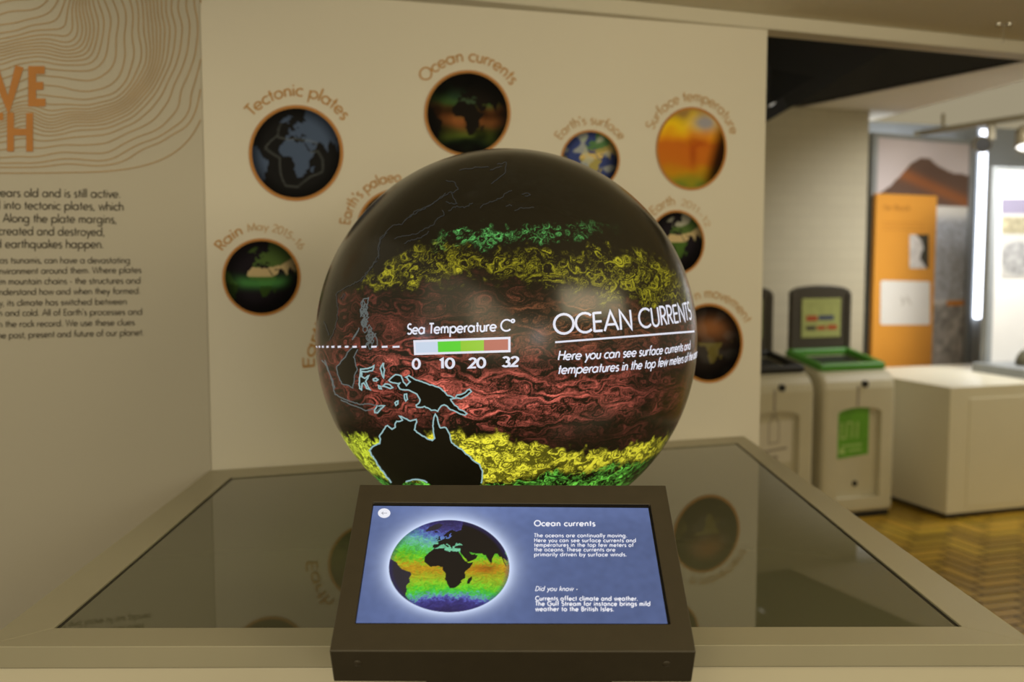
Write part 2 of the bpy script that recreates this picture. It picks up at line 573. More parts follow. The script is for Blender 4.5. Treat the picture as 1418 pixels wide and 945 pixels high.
# header rail that runs over the wall and the opening
TH2 = math.radians(22.4)
U2 = Vector((math.cos(TH2), math.sin(TH2), 0))
V2 = Vector((-math.sin(TH2), math.cos(TH2), 0))
RAIL = Plane(WALL.hit(1057, 40, 0.012), -V2)
r0 = RAIL.hit(1040, 38)
r1 = RAIL.hit(1040, 17.5)
rail_o = Vector((r0.x, r0.y, r0.z))
struct(MB().box(rail_o - U2 * 2.2, U2 * 5.2, V2 * 0.10, Z * (r1.z - r0.z)), 'trim_1', M['rail'], 0.004)
Zc = r1.z
a_ = rail_o - U2 * 2.2
b_ = rail_o + U2 * 3.0
a_.z = b_.z = Zc + 0.0005
struct(MB().prism([a_ + V2 * 0.1, b_ + V2 * 0.1, b_ - V2 * 7.5, a_ - V2 * 7.5], Z * 0.08), 'ceiling', M['ceil'])
# far lowered soffit with its dark face, dark stair underside, upper ceiling
ZS = 2.53
s0, s1 = onz(1088, 150, ZS), onz(1418, 82, ZS)
sd = (s1 - s0).normalized()
s0b = s0 - sd * 0.5
s1b = s1 + sd * 1.6
struct(MB().prism([s0b, s1b, s1b + V * 5 + U * 1, s0b + V * 2.4], Z * 0.08), 'ceiling_far', M['soffit'])
sn = Vector((sd.y, -sd.x, 0))
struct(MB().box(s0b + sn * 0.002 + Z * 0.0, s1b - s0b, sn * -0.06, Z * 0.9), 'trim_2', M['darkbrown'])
q = [onz(1030, 186, 2.36), ]
A = ony(1030, 187, 6.2)
B = ony(1092, 151, 6.1)
C_ = ony(1262, 52, 4.3)
D = ony(1030, 10, 4.3)
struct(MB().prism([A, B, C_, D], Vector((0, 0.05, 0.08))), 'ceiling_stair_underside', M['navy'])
struct(MB().box(Vector((-1, 3.3, 3.38)), Vector((9, 0, 0)), Vector((0, 7, 0)), Z * 0.08), 'ceiling_upper', M['ceil'])

# white brick wall, blue-grey alcove wall behind, right and rear limits
BR = Plane(ony(1199, 330, 7.35), -V)
br = BR.hit(1199, 330)
br.z = 0
o_ = MB().box(Vector((-3.0, 0, 0)), Vector((3.0, 0, 0)), Vector((0, 0.15, 0)), Z * 2.53).build('wall_rear', M['brick'])
o_.location = br
o_.rotation_euler = (0, 0, THETA)
tag(o_, kind='structure')
al = br + V * 0.52 - U * 0.4
struct(MB().box(al, U * 4.5, V * 0.12, Z * 2.53), 'wall_right', M['alcove'])

# ------------------------------------------------------------------ parquet floor (herringbone)
bw = 0.085
mbv, mbf, mbc = [], [], []
base_pts = [Vector((-6, -5, -0.004)), Vector((9, -5, -0.004)), Vector((9, 12, -0.004)), Vector((-6, 12, -0.004))]
mbv += [tuple(p) for p in base_pts]
mbf.append((0, 1, 2, 3))
mbc += [lin((44, 28, 10))] * 4
fo = onz(1250, 800, 0)
for ix in range(-26, 46):
    for iy in range(-30, 46):
        k = (ix - iy) % 6
        if k == 0:
            x0, y0, x1, y1 = ix, iy, ix + 3, iy + 1
        elif k == 5:
            x0, y0, x1, y1 = ix, iy, ix + 1, iy + 3
        else:
            continue
        e = 0.065
        c = lin((200, 163, 50)) * random.uniform(0.62, 1.12) * np.array([1, random.uniform(0.94, 1.04), random.uniform(0.85, 1.1)])
        kk = len(mbv)
        for (x, y) in ((x0 + e, y0 + e), (x1 - e, y0 + e), (x1 - e, y1 - e), (x0 + e, y1 - e)):
            p = fo + U * (x * bw) + V * (y * bw)
            mbv.append((p.x, p.y, 0.0))
            mbc.append(c)
        mbf.append((kk, kk + 1, kk + 2, kk + 3))
me = bpy.data.meshes.new('floor')
me.from_pydata(mbv, [], mbf)
at = me.attributes.new('Col', 'FLOAT_COLOR', 'POINT')
at.data.foreach_set('color', np.concatenate([np.array(mbc), np.ones((len(mbc), 1))], 1).astype(np.float32).reshape(-1))
tag(link('floor', me, M['floor']), kind='structure')

# ------------------------------------------------------------------ display table
tbl = thing('display_table', 'large pale display table with a smoked glass top under the globe', 'table', (0.0, 2.3, 0))
out4 = [onz(-30, 896, H_TABLE), onz(1437, 893, H_TABLE), FR, FL]
inn4 = [onz(75, 870, H_TABLE), onz(1332, 868, H_TABLE), onz(1020, 613, H_TABLE), onz(320, 661, H_TABLE)]
mb = MB()
for i in range(4):
    j = (i + 1) % 4
    mb.prism([out4[i] - Z * 0.035, out4[j] - Z * 0.035, inn4[j] - Z * 0.035, inn4[i] - Z * 0.035], Z * 0.035)
mb.build('frame', M['frame'], tbl, 0.0012, 2)
cen = sum(inn4, Vector()) / 4
MB().prism([p - Z * 0.012 for p in inn4], Z * 0.008).build('glass_top', M['glass'], tbl)
mb = MB()
for i in range(4):
    j = (i + 1) % 4
    d = (cen - inn4[i]).normalized() * 0.007
    e = (cen - inn4[j]).normalized() * 0.007
    mb.add([inn4[i] - Z * 0.0035, inn4[j] - Z * 0.0035, inn4[j] + e - Z * 0.0035, inn4[i] + d - Z * 0.0035], [(0, 1, 2, 3)])
mb.build('glass_edge_strip', M['edging'], tbl)  # dark strip drawn along the edge of the recessed glass
ap = [p + (cen - p).normalized() * 0.004 for p in out4]
MB().prism([Vector((p.x, p.y, 0.06)) for p in ap], Z * (H_TABLE - 0.036 - 0.06)).build('side_panel', M['apron'], tbl, 0.002)
ap = [p + (cen - p).normalized() * 0.07 for p in out4]
MB().prism([Vector((p.x, p.y, 0.0)) for p in ap], Z * 0.06).build('plinth', M['plinth_dark'], tbl)

# ------------------------------------------------------------------ touchscreen kiosk
A0 = 1.46
A1 = A0 * 508.0 / 424.0
kn = [CAM + ray(456, 902) * A0, CAM + ray(964, 903) * A0]
kf = [CAM + ray(498, 671) * A1, CAM + ray(922, 672) * A1]
kx = (kn[1] - kn[0]).normalized()
ky = ((kf[0] + kf[1]) / 2 - (kn[0] + kn[1]) / 2).normalized()
kz = kx.cross(ky).normalized()
KTOP = Plane((kn[0] + kn[1] + kf[0] + kf[1]) / 4, kz)
kio = thing('touchscreen_kiosk', 'dark bronze slanted kiosk with a lit blue touchscreen in front of the globe', 'kiosk', (kn[0].x + 0.26, kn[0].y + 0.08, 0))
kn = [KTOP.hit(456, 902), KTOP.hit(964, 903)]
kf = [KTOP.hit(498, 671), KTOP.hit(922, 672)]
sc4 = [KTOP.hit(492, 863), KTOP.hit(928, 864), KTOP.hit(900, 699), KTOP.hit(517, 696)]
ou = [kn[0], kn[1], kf[1], kf[0]]
T = 0.066
inr = [p - kz * 0.006 for p in sc4]
bot = [p - kz * T for p in ou]
vs_ = ou + sc4 + inr + bot
fs = []
for i in range(4):
    j = (i + 1) % 4
    fs += [(i, j, 4 + j, 4 + i), (4 + i, 4 + j, 8 + j, 8 + i), (12 + i, 12 + j, j, i)]
fs += [(8, 9, 10, 11), (15, 14, 13, 12)]
mb = MB()
mb.add(vs_, fs)
mb.build('housing', M['kiosk'], kio, 0.0022, 3)
# black gasket round the screen
mb = MB()
g = 0.0035
cs = sum(sc4, Vector()) / 4
inset = lambda p, k: p + kx * (k if (p - cs).dot(kx) < 0 else -k) + ky * (k if (p - cs).dot(ky) < 0 else -k)
cc4 = [p + kx * (-0.0030 if q_ in (1, 2) else 0.0004) + ky * (-0.0042 if q_ in (2, 3) else 0.0004) for q_, p in enumerate(sc4)]
for i in range(4):
    j = (i + 1) % 4
    mb.add([sc4[i] - kz * 0.0040, sc4[j] - kz * 0.0040, cc4[j] - kz * 0.0040, cc4[i] - kz * 0.0040, sc4[i] - kz * 0.0004, sc4[j] - kz * 0.0004], [(0, 1, 2, 3), (4, 5, 1, 0)])
mb.build('gasket', M['black'], kio)
SCR = KTOP.lifted(-0.0045)
yy = ((bot[0] + bot[1]) / 2)
ped_y0, ped_y1 = yy.y + 0.022, out4[0].y - 0.012
MB().box(Vector((kn[0].x + 0.13, ped_y0, 0)), Vector((0.27, 0, 0)), Vector((0, ped_y1 - ped_y0, 0)), Z * (yy.z + 0.010)).build('pedestal', M['kiosk'], kio, 0.002)
FRONT = Plane(kn[0], (bot[0] - kn[0]).cross(kx))
if FRONT.n.y > 0:
    FRONT.n = -FRONT.n
for px, py in ((495, 919), (923, 920)):
    c = FRONT.hit(px, py)
    MB().lathe(c, [(0.0, 0.0018), (0.0045, 0.0016), (0.0058, 0.0008), (0.006, -0.001)], 20, FRONT.n).build('screw', M['kiosk'], kio)


# ------------------------------------------------------------------ coastlines of the globe pictures (lon, lat)
AFRICA = [(-6, 36), (-10, 31), (-13, 27.5), (-17, 21), (-16.5, 15), (-17, 13), (-13, 9), (-8, 4.5), (-2, 5), (4, 6.3), (6, 4.3), (9, 4.2), (9.5, 1), (9, -1), (12, -5), (13.5, -9), (13.5, -12), (12, -17), (14.5, -22.5), (15.3, -27), (18, -32), (18.5, -34.3), (22, -34), (26, -33.8), (30, -31), (32.5, -28), (33, -25.5), (35.5, -24), (35, -20), (37, -17.7), (40.5, -15), (40.5, -11), (39, -7), (39.5, -4), (42, -1), (46, 2.5), (49, 7), (51.2, 11.8), (47, 11.2), (43.5, 11.5), (41.5, 13.5), (39.3, 15.8), (37.3, 19.5), (36.5, 22.5), (34.5, 26), (32.6, 29.5), (32.5, 31.2), (29, 30.9), (25, 31.6), (20, 32.5), (19, 30.3), (15.3, 32.3), (11, 33.7), (10.5, 36.8), (7, 37), (1, 36.3), (-2, 35.2)]
EURASIA = [(-9, 37), (-9.3, 39), (-9, 43), (-2, 43.4), (-1, 46), (-4.5, 48.3), (2, 51), (5, 53), (8.5, 54), (8.2, 57), (10.5, 57.5), (11, 54.3), (18, 54.8), (21, 57), (24, 59.3), (30, 60), (22, 60.3), (21.5, 63), (25, 65.5), (21, 64), (17.5, 61.5), (18.5, 60), (16.5, 57), (14, 55.5), (11.5, 59), (7, 58), (5, 61), (12, 66), (20, 70), (28, 71), (40, 67.5), (44, 68), (55, 68.5), (70, 73), (100, 77), (140, 73), (178, 69), (178, 65), (163, 60), (156, 51), (155, 59), (142, 59), (135, 54), (141, 52), (140, 48), (130, 42.5), (127.5, 39.5), (129.3, 36), (126.3, 34.5), (125, 38), (121.5, 40.5), (118, 39), (122, 37), (119.3, 35), (121.7, 31), (120, 26), (116, 22.8), (110, 21), (106, 19.5), (109, 12.5), (105, 8.7), (102.5, 12), (100, 13.4), (99.5, 10), (103.5, 2), (101, 3.5), (98.3, 9), (97.5, 16.5), (94.3, 16), (92, 21.5), (88, 21.7), (83, 17.5), (80.2, 15), (80, 11.5), (77.5, 8.1), (75, 12), (72.8, 19), (72.5, 21.3), (69, 22.3), (66.5, 25.2), (57.5, 25.6), (56, 27), (51, 28), (48.5, 30), (50, 26.5), (51.5, 24.5), (54, 24.2), (56.3, 26), (57, 23.8), (59.8, 22.5), (57.5, 19), (55, 17.2), (52, 15.7), (48, 14), (43.5, 12.7), (42.7, 16.5), (39.2, 21), (37, 25), (35, 28), (34.9, 29.4), (34.3, 31.3), (36, 35), (36.2, 36.7), (31, 36.5), (27.5, 37), (26.5, 39.5), (29.5, 41.2), (35, 42), (41.5, 41.5), (37.5, 45), (35, 46), (34, 44.5), (31, 46.5), (28.5, 44), (28, 41.5), (23.5, 40.3), (24, 38), (22.5, 36.7), (19.5, 40), (19.3, 42), (13.7, 45.5), (12.3, 44.5), (16, 42), (18.4, 40), (16.8, 39), (16, 38), (12, 42), (9, 44.3), (5, 43.3), (3, 42), (0, 39.5), (-1, 37.5), (-4.5, 36.6)]
SAMERICA = [(-50, 0), (-44, -2.5), (-38, -4), (-35, -6), (-35, -9), (-39, -14), (-40, -21), (-44, -23), (-48.5, -26), (-52, -33), (-57, -36), (-62, -39), (-65, -45), (-70, -53), (-74, -50), (-72, -30), (-70, -18), (-78, -8), (-80, -2), (-77, 6), (-72, 12), (-60, 9)]
MADA = [(49, -12.3), (50.3, -16), (47.5, -25), (44.5, -25), (43.5, -21.5), (44.5, -16.5)]
UKI = [(-5.5, 50), (1.3, 51.2), (0, 53.5), (-2, 56), (-3, 58.5), (-5.5, 58), (-5, 54.5), (-3, 53.4), (-5, 52)]
EIRE = [(-10, 52), (-6.5, 52.2), (-6, 54.5), (-9, 54.3)]
GREEN = [(-45, 60), (-20, 70), (-20, 80), (-55, 80), (-52, 68)]
ICE = [(-24, 65), (-16, 66.5), (-14, 65), (-19, 63.4)]


def inside(poly, x, y):
    r = np.zeros(np.shape(x), bool)
    n = len(poly)
    for i in range(n):
        x0, y0 = poly[i]
        x1, y1 = poly[(i + 1) % n]
        if y0 == y1:
            continue
        c = ((y0 > y) != (y1 > y)) & (x < (x1 - x0) * (y - y0) / (y1 - y0) + x0)
        r ^= c
    return r


def land(lon, lat):
    r = np.zeros(np.shape(lon), bool)
    for p in (AFRICA, EURASIA, SAMERICA, MADA, UKI, EIRE, GREEN, ICE):
        r |= inside(p, lon, lat)
    return r


def disc_lonlat(x, y, lon0, lat0):
    """Equal-area hemisphere: unit disc (x right, y up) -> lon, lat."""
    r = np.clip(np.hypot(x, y), 1e-6, 1)
    c = 2 * np.arcsin(np.clip(r / math.sqrt(2), 0, 1))
    la0 = math.radians(lat0)
    lat = np.arcsin(np.clip(np.cos(c) * math.sin(la0) + y / r * np.sin(c) * math.cos(la0), -1, 1))
    lon = np.arctan2(x * np.sin(c), r * math.cos(la0) * np.cos(c) - y * math.sin(la0) * np.sin(c))
    return np.degrees(lon) + lon0, np.degrees(lat)


def fft_noise(shape, wl, seed, aniso=1.0):
    """Smooth periodic noise with feature size wl cells, unit variance."""
    g_ = np.random.default_rng(seed)
    n = np.fft.rfft2(g_.standard_normal(shape))
    fy = np.fft.fftfreq(shape[0])[:, None] * wl * aniso
    fx = np.fft.rfftfreq(shape[1])[None, :] * wl
    k2 = fx ** 2 + fy ** 2
    r = np.fft.irfft2(n * k2 * np.exp(-k2 * 1.6), shape)
    return r / r.std()


def low_noise(shape, wl, seed):
    g_ = np.random.default_rng(seed)
    n = np.fft.rfft2(g_.standard_normal(shape))
    fy = np.fft.fftfreq(shape[0])[:, None] * wl
    fx = np.fft.rfftfreq(shape[1])[None, :] * wl
    r = np.fft.irfft2(n * np.exp(-(fx ** 2 + fy ** 2) * 1.2), shape)
    r -= r.mean()
    return r / r.std()


def lic(psi, zonal, steps, seed, spread=0.8):
    vy = np.gradient(psi, axis=1)
    vx = -np.gradient(psi, axis=0) + zonal
    sp = np.hypot(vx, vy) + 1e-9
    ux_, uy_ = vx / sp, vy / sp
    R, C = psi.shape
    nz = low_noise(psi.shape, spread, seed)
    gy, gx = np.meshgrid(np.arange(R, dtype=np.float32), np.arange(C, dtype=np.float32), indexing='ij')
    acc = nz.copy()
    for sgn in (1, -1):
        x, y = gx.copy(), gy.copy()
        for _ in range(steps):
            ix_ = np.clip(np.rint(x), 0, C - 1).astype(np.int32)
            iy_ = np.clip(np.rint(y), 0, R - 1).astype(np.int32)
            x += sgn * ux_[iy_, ix_]
            y += sgn * uy_[iy_, ix_]
            acc += nz[np.clip(np.rint(y), 0, R - 1).astype(np.int32), np.clip(np.rint(x), 0, C - 1).astype(np.int32)]
    acc -= acc.mean()
    return acc / acc.std(), sp


def smooth(e0, e1, x):
    t = np.clip((x - e0) / (e1 - e0), 0, 1)
    return t * t * (3 - 2 * t)


# ------------------------------------------------------------------ big projection globe
SPH_C = CAM + ray(701.5, 470) * 2.3
SPH_R = (SPH_C - CAM).length * math.sin(math.atan(264.5 / F)) * 1.0


def sph_n(px, py):
    d = ray(px, py).normalized()
    oc = CAM - SPH_C
    b = oc.dot(d)
    disc = b * b - (oc.dot(oc) - SPH_R ** 2)
    t = -b - math.sqrt(max(disc, 0))
    return ((CAM + d * t) - SPH_C).normalized()


def sph_ll(px, py):
    n = sph_n(px, py)
    return math.degrees(math.atan2(n.x, -n.y)), math.degrees(math.asin(max(-1, min(1, n.z))))


def sph_pt(lon, lat, lift=0.0):
    lo, la = math.radians(lon), math.radians(lat)
    return SPH_C + Vector((math.sin(lo) * math.cos(la), -math.cos(lo) * math.cos(la), math.sin(la))) * (SPH_R + lift)


def sph_hit(px, py, lift=0.0006):
    return SPH_C + sph_n(px, py) * (SPH_R + lift)


S5 = lambda pts: [(500 + x / 5.558, 500 + y / 5.558) for x, y in pts]
S7 = lambda pts: [(400 + x / 7.878, 420 + y / 7.878) for x, y in pts]
S3 = lambda pts: [(430 + x / 3.779, 430 + y / 3.779) for x, y in pts]
S4 = lambda pts: [(440 + x / 3.936, 320 + y / 3.936) for x, y in pts]
ST = lambda pts: [(560 + x / 5.908, 200 + y / 5.908) for x, y in pts]
SU = lambda pts: [(430 + x / 3.779, 200 + y / 3.779) for x, y in pts]
AUS_COAST = S5([(232, 938), (190, 880), (150, 830), (122, 785), (100, 750), (78, 715), (65, 690), (90, 660), (120, 645), (145, 635), (150, 600), (142, 580), (160, 555), (175, 530), (190, 505), (205, 497), (222, 512), (240, 525), (265, 510), (262, 490), (275, 465), (300, 465), (320, 455), (310, 440), (297, 425), (312, 428), (330, 438), (355, 448), (380, 462), (405, 455), (425, 450), (430, 470), (418, 500), (412, 530), (430, 548), (450, 560), (475, 578), (500, 590), (525, 605), (550, 612), (568, 595), (560, 560), (555, 510), (557, 460), (563, 430), (572, 410), (582, 425), (590, 450), (600, 490), (612, 515), (640, 510), (655, 515), (672, 545), (685, 570), (690, 605), (697, 628), (720, 648), (740, 660), (765, 675), (785, 690), (805, 715), (830, 730), (850, 752), (870, 770), (895, 785), (912, 795), (922, 825), (935, 850), (933, 895), (925, 940)])
AUS_SOUTH = S5([(345, 930), (380, 920), (415, 912), (470, 918), (510, 937)])
AUS = AUS_COAST + S5([(880, 1010), (540, 960), (510, 937), (470, 918), (415, 912), (345, 930), (300, 970), (250, 965)])
NG = S5([(410, 140), (440, 150), (480, 165), (520, 180), (560, 190), (610, 210), (640, 235), (660, 260), (700, 275), (725, 288), (690, 295), (705, 320), (720, 340), (745, 355), (760, 375), (790, 385), (815, 405), (800, 418), (770, 410), (740, 395), (690, 375), (665, 350), (640, 338), (620, 345), (600, 370), (590, 388), (565, 378), (540, 380), (515, 362), (490, 350), (460, 358), (430, 355), (425, 340), (450, 320), (455, 300), (440, 272), (430, 255), (410, 245), (370, 225), (330, 222), (300, 215), (285, 190), (300, 170), (285, 175), (225, 160), (215, 150), (240, 125), (265, 106), (310, 115), (325, 160), (350, 190), (380, 160), (345, 125), (370, 112), (410, 140)])
NB = S5([(725, 285), (740, 262), (770, 258), (800, 245), (818, 225), (835, 218), (850, 235), (820, 262), (800, 275), (770, 290), (745, 285), (725, 285)])
SMALL = [S5([(335, 258), (352, 255), (358, 295), (345, 308), (335, 285), (335, 258)]),
         S5([(262, 322), (285, 308), (285, 330), (270, 342), (262, 322)]),
         S5([(165, 195), (185, 178), (215, 180), (245, 205), (230, 212), (195, 200), (165, 195)]),
         S5([(135, 190), (150, 195), (158, 215), (140, 212), (135, 190)]),
         S5([(95, 140), (115, 132), (132, 145), (120, 155), (98, 152), (95, 140)]),
         S5([(172, 15), (150, 60), (160, 90), (168, 118), (175, 130), (182, 70), (172, 45), (176, 15)]),
         S5([(105, 380), (125, 345), (180, 345), (150, 375), (128, 400), (108, 398), (105, 380)]),
         S7([(930, 682), (915, 735), (860, 748), (800, 745), (795, 800), (830, 820), (875, 790), (840, 855), (870, 920), (890, 945), (850, 930), (820, 870), (800, 880), (795, 945), (775, 930), (772, 840), (785, 720), (860, 715), (905, 700), (930, 682)])]
BORNEO = S7([(755, 505), (735, 540), (710, 590), (730, 660), (750, 725), (718, 790), (715, 850), (700, 925), (660, 900), (610, 890), (580, 880), (560, 840), (545, 800), (530, 740), (525, 690), (560, 660), (580, 625), (620, 590), (640, 540), (680, 500), (700, 480)])
JAVA = S3([(60, 260), (85, 290), (105, 340), (120, 400), (130, 440), (170, 460), (215, 478), (260, 492), (310, 490), (350, 500), (380, 498), (345, 530), (330, 515), (290, 525), (240, 502), (205, 490), (160, 468)])
PALAWAN = S7([(768, 268), (750, 310), (722, 350), (693, 402), (705, 385), (735, 345), (760, 300)])
VIET = S4([(65, 597), (85, 560), (105, 490), (110, 440), (110, 400), (103, 370), (100, 350), (112, 332), (135, 320), (160, 305), (190, 290), (215, 280), (240, 262), (270, 225), (300, 190), (320, 150), (335, 120), (335, 80), (345, 45), (380, 12)])
TAIW = S4([(125, 372), (145, 342), (152, 350), (135, 378)])
SUMAT = S7([(385, 200), (410, 260), (440, 345), (432, 350)])
SUM2 = S7([(395, 620), (420, 690), (450, 780), (480, 835), (505, 930)])
JPN = [SU([(440, 495), (500, 480), (560, 468), (600, 440), (640, 425), (660, 395), (700, 370), (690, 345)]),
       SU([(360, 600), (355, 545), (365, 490), (400, 455), (430, 425), (480, 420), (510, 385), (560, 345), (600, 330), (640, 310), (700, 270), (740, 250)]),
       SU([(490, 520), (530, 500), (580, 490), (620, 455)]),
       SU([(265, 720), (290, 690), (320, 640), (350, 610)])]
FAINT = [ST([(0, 625), (60, 585), (120, 545), (170, 530), (220, 495), (280, 450), (340, 400)]),
         ST([(340, 470), (400, 490), (430, 485), (400, 440), (385, 400), (440, 370), (410, 310), (340, 295)]),
         ST([(620, 525), (640, 500), (690, 480), (740, 462), (790, 440), (830, 400), (880, 380)]),
         ST([(450, 215), (530, 200), (600, 190), (690, 188)]),
         ST([(760, 165), (835, 150), (825, 195), (825, 235), (780, 270), (740, 300), (710, 325)]),
         ST([(900, 545), (940, 525), (1000, 522), (1060, 518)]),
         ST([(360, 545), (430, 505), (490, 520), (560, 480)]),
         ST([(960, 410), (1000, 400), (1030, 415), (985, 425)]),
         ST([(830, 510), (860, 495), (880, 505)]),
         ST([(700, 215), (750, 195), (800, 180)])]
ASIA_LAND = VIET + [(560, 300), (600, 280), (640, 262), (690, 240), (700, 225), (640, 210), (560, 240), (500, 290), (455, 370), (440, 440), (445, 480)]

STEP = 0.2
lat_a = np.arange(-90, 90 + STEP / 2, STEP)
lon_f = np.arange(-94, 94 + STEP / 2, STEP)
lon_b = np.arange(98, 266 + 1, 4.0)
LON, LAT = np.meshgrid(lon_f, lat_a)
shp = LON.shape
psi = fft_noise(shp, 14, 3, 0.8) * 1.15 + fft_noise(shp, 32, 4, 0.6) * 1.9 + fft_noise(shp, 9, 5, 0.8) * 0.15
Lc, spd = lic(psi, 0.14, 20, 21, 1.5)
psi2 = fft_noise(shp, 58, 8, 0.5) * 3.0 + fft_noise(shp, 20, 9, 0.6) * 0.95
Lr, spr = lic(psi2, 0.42, 34, 22, 1.6)
Lk = low_noise(shp, 42, 35)
fine = np.clip(0.22 + 0.52 * Lc, 0, 1.6) ** 1.3 * (0.35 + 0.65 * smooth(0.10, 0.42, spd))
red_f = np.clip(0.34 + 0.42 * Lr, 0.03, 1.5) ** 1.35 * np.clip(1 + 0.28 * Lk, 0.45, 1.6)


def edge(pts):
    ll = sorted(sph_ll(*p) for p in pts)
    return np.interp(LON, [p[0] for p in ll], [p[1] for p in ll])


wob = low_noise(shp, 32, 31) * 1.1 + low_noise(shp, 11, 32) * 0.9
g_top = edge([(600, 322), (640, 312), (700, 306), (760, 306), (860, 312)]) + wob * 0.8
g_bot = edge([(600, 350), (640, 345), (700, 338), (760, 335), (860, 326)]) + wob * 0.8
y_top = edge([(480, 420), (505, 385), (540, 352), (590, 328), (620, 338), (680, 348), (760, 342), (840, 342), (900, 352), (930, 372)]) + wob
y_bot = edge([(480, 412), (520, 400), (570, 396), (640, 386), (700, 392), (760, 404), (820, 412), (880, 424), (930, 428), (952, 430)]) + wob
r_bot = edge([(470, 598), (520, 610), (620, 600), (690, 606), (760, 622), (830, 624), (890, 612), (925, 602)]) + wob * 0.7
b_bot = edge([(520, 660), (600, 664), (700, 666), (760, 660), (820, 652), (880, 640), (920, 622)]) + wob * 0.7

col = np.zeros(shp + (3,))
side = smooth(96, 40, np.abs(LON))                 # the projection thins out round the far side


def layer(mask, c, inten):
    global col
    col = col + (mask * inten)[..., None] * lin(c)[None, None, :]


m_g = smooth(0, 2.2, LAT - g_bot) * smooth(0, 2.2, g_top - LAT) * smooth(-24, -17, LON) * smooth(44, 8, LON)
layer(m_g, (105, 205, 105), fine * 0.62)
m_y = smooth(-0.5, 2.5, LAT - y_bot) * smooth(-0.5, 3.0, y_top - LAT)
layer(m_y * smooth(78, 52, LON), (196, 188, 40), fine * 0.46)
# reddish tropical water: brightest in the streams west and south of the legend
bright = 0.075 + 0.82 * np.exp(-(((LON + 2) / 30) ** 2 + ((LAT + 10.5) / 6.5) ** 2)) + 0.30 * np.exp(-(((LON + 33) / 17) ** 2 + ((LAT + 2) / 8) ** 2)) \
    + 0.12 * np.exp(-(((LON - 12) / 30) ** 2 + ((LAT - 4) / 8) ** 2))
bright *= 1 - 0.55 * smooth(-14, -22, LAT)
m_r = smooth(-1, 3.5, y_bot - LAT) * smooth(-1.5, 2, LAT - r_bot)
layer(m_r, (238, 118, 100), red_f * bright * (0.85 + 0.4 * fine))
br2 = np.exp(-(((LON - 18) / 26) ** 2 + ((LAT - 9) / 6) ** 2))
layer(m_r, (150, 130, 50), red_f * br2 * 0.16)
m_b = smooth(-0.8, 1.4, r_bot - LAT) * smooth(-1.5, 2.5, LAT - b_bot)
layer(m_b * smooth(75, 48, LON), (255, 246, 66), np.clip(0.12 + fine * 2.3, 0, 1.2) * (0.62 + 0.2 * smooth(20, -10, LON)))
m_d = smooth(-1, 2, b_bot - LAT)
layer(m_d * smooth(70, 40, LON), (110, 205, 70), fine * 0.85 * smooth(-78, -50, LAT))
# left rim: the band south of the islands turns green-yellow
rim = smooth(-32, -44, LON) * smooth(-15, -24, LAT)
col *= (1 - 0.45 * rim[..., None] * np.array([0.75, 0.35, 0.3]))
col += 0.010 * side[..., None] * np.clip(Lc, 0, 2)[..., None] * lin((150, 150, 130)) * smooth(22, 60, LAT)[..., None]
P = np.stack([np.sin(np.radians(LON)) * np.cos(np.radians(LAT)), -np.cos(np.radians(LON)) * np.cos(np.radians(LAT)), np.sin(np.radians(LAT))], -1)
W = np.array(SPH_C) + P * SPH_R
PX, PY = project(W.reshape(-1, 3))
PX, PY = PX.reshape(shp), PY.reshape(shp)
facing = np.abs(LON) < 88
lm = np.zeros(shp, bool)
for poly in [AUS, NG, NB, BORNEO + S7([(720, 470)]), ASIA_LAND] + SMALL:
    lm |= inside(poly, PX, PY) & facing
col[lm] = lin((17, 15, 10)) * 0.15
Lb, _l = np.meshgrid(lon_b, lat_a)
Pb = np.stack([np.sin(np.radians(Lb)) * np.cos(np.radians(_l)), -np.cos(np.radians(Lb)) * np.cos(np.radians(_l)), np.sin(np.radians(_l))], -1)
fadeb = 0.5 + 0.5 * np.cos(np.radians(np.minimum(Lb - 94, 266 - Lb)) * 2)
cb = (col[:, -1:, :] * ((266 - Lb) / 172)[..., None] + col[:, :1, :] * ((Lb - 94) / 172)[..., None])
glb = thing('projection_globe', 'large dark glossy globe glowing with an ocean currents map behind the touchscreen', 'globe', (SPH_C.x, SPH_C.y, H_TABLE))
grid_obj('globe_screen', np.concatenate([W, np.array(SPH_C) + Pb * SPH_R], 1), np.concatenate([col, cb], 1), M['globe'], glb, wrap=True)
mb = MB().lathe(Vector((SPH_C.x, SPH_C.y, H_TABLE - 0.004)), [(0.20, 0), (0.20, 0.030), (0.192, 0.038), (0.165, 0.038), (0.165, 0.0)], 64)
mb.build('collar', M['edging'], glb)


def sph_line(mb, pts, wpx, lift=0.0006):
    ribbon(mb, pts, wpx, lambda x, y: sph_hit(x, y, lift))


def rough(pts, amp=0.9, n=3):
    """Break long segments so a coast does not look ruled."""
    o_ = [pts[0]]
    for a, b in zip(pts[:-1], pts[1:]):
        m = max(1, int(math.hypot(b[0] - a[0], b[1] - a[1]) / 2.2))
        for j in range(1, m + 1):
            k = 0 if j == m else amp
            o_.append((a[0] + (b[0] - a[0]) * j / m + random.uniform(-k, k), a[1] + (b[1] - a[1]) * j / m + random.uniform(-k, k)))
    return o_


mb = MB()
for c in [AUS_COAST, AUS_SOUTH, NG, NB] + SMALL:
    sph_line(mb, rough(c, 0.55), 1.9)
mb.build('coastline', M['coast'], glb, fix=False)
mb = MB()
for c in [BORNEO, JAVA, PALAWAN, SUM2]:
    sph_line(mb, rough(c, 0.6), 1.5)
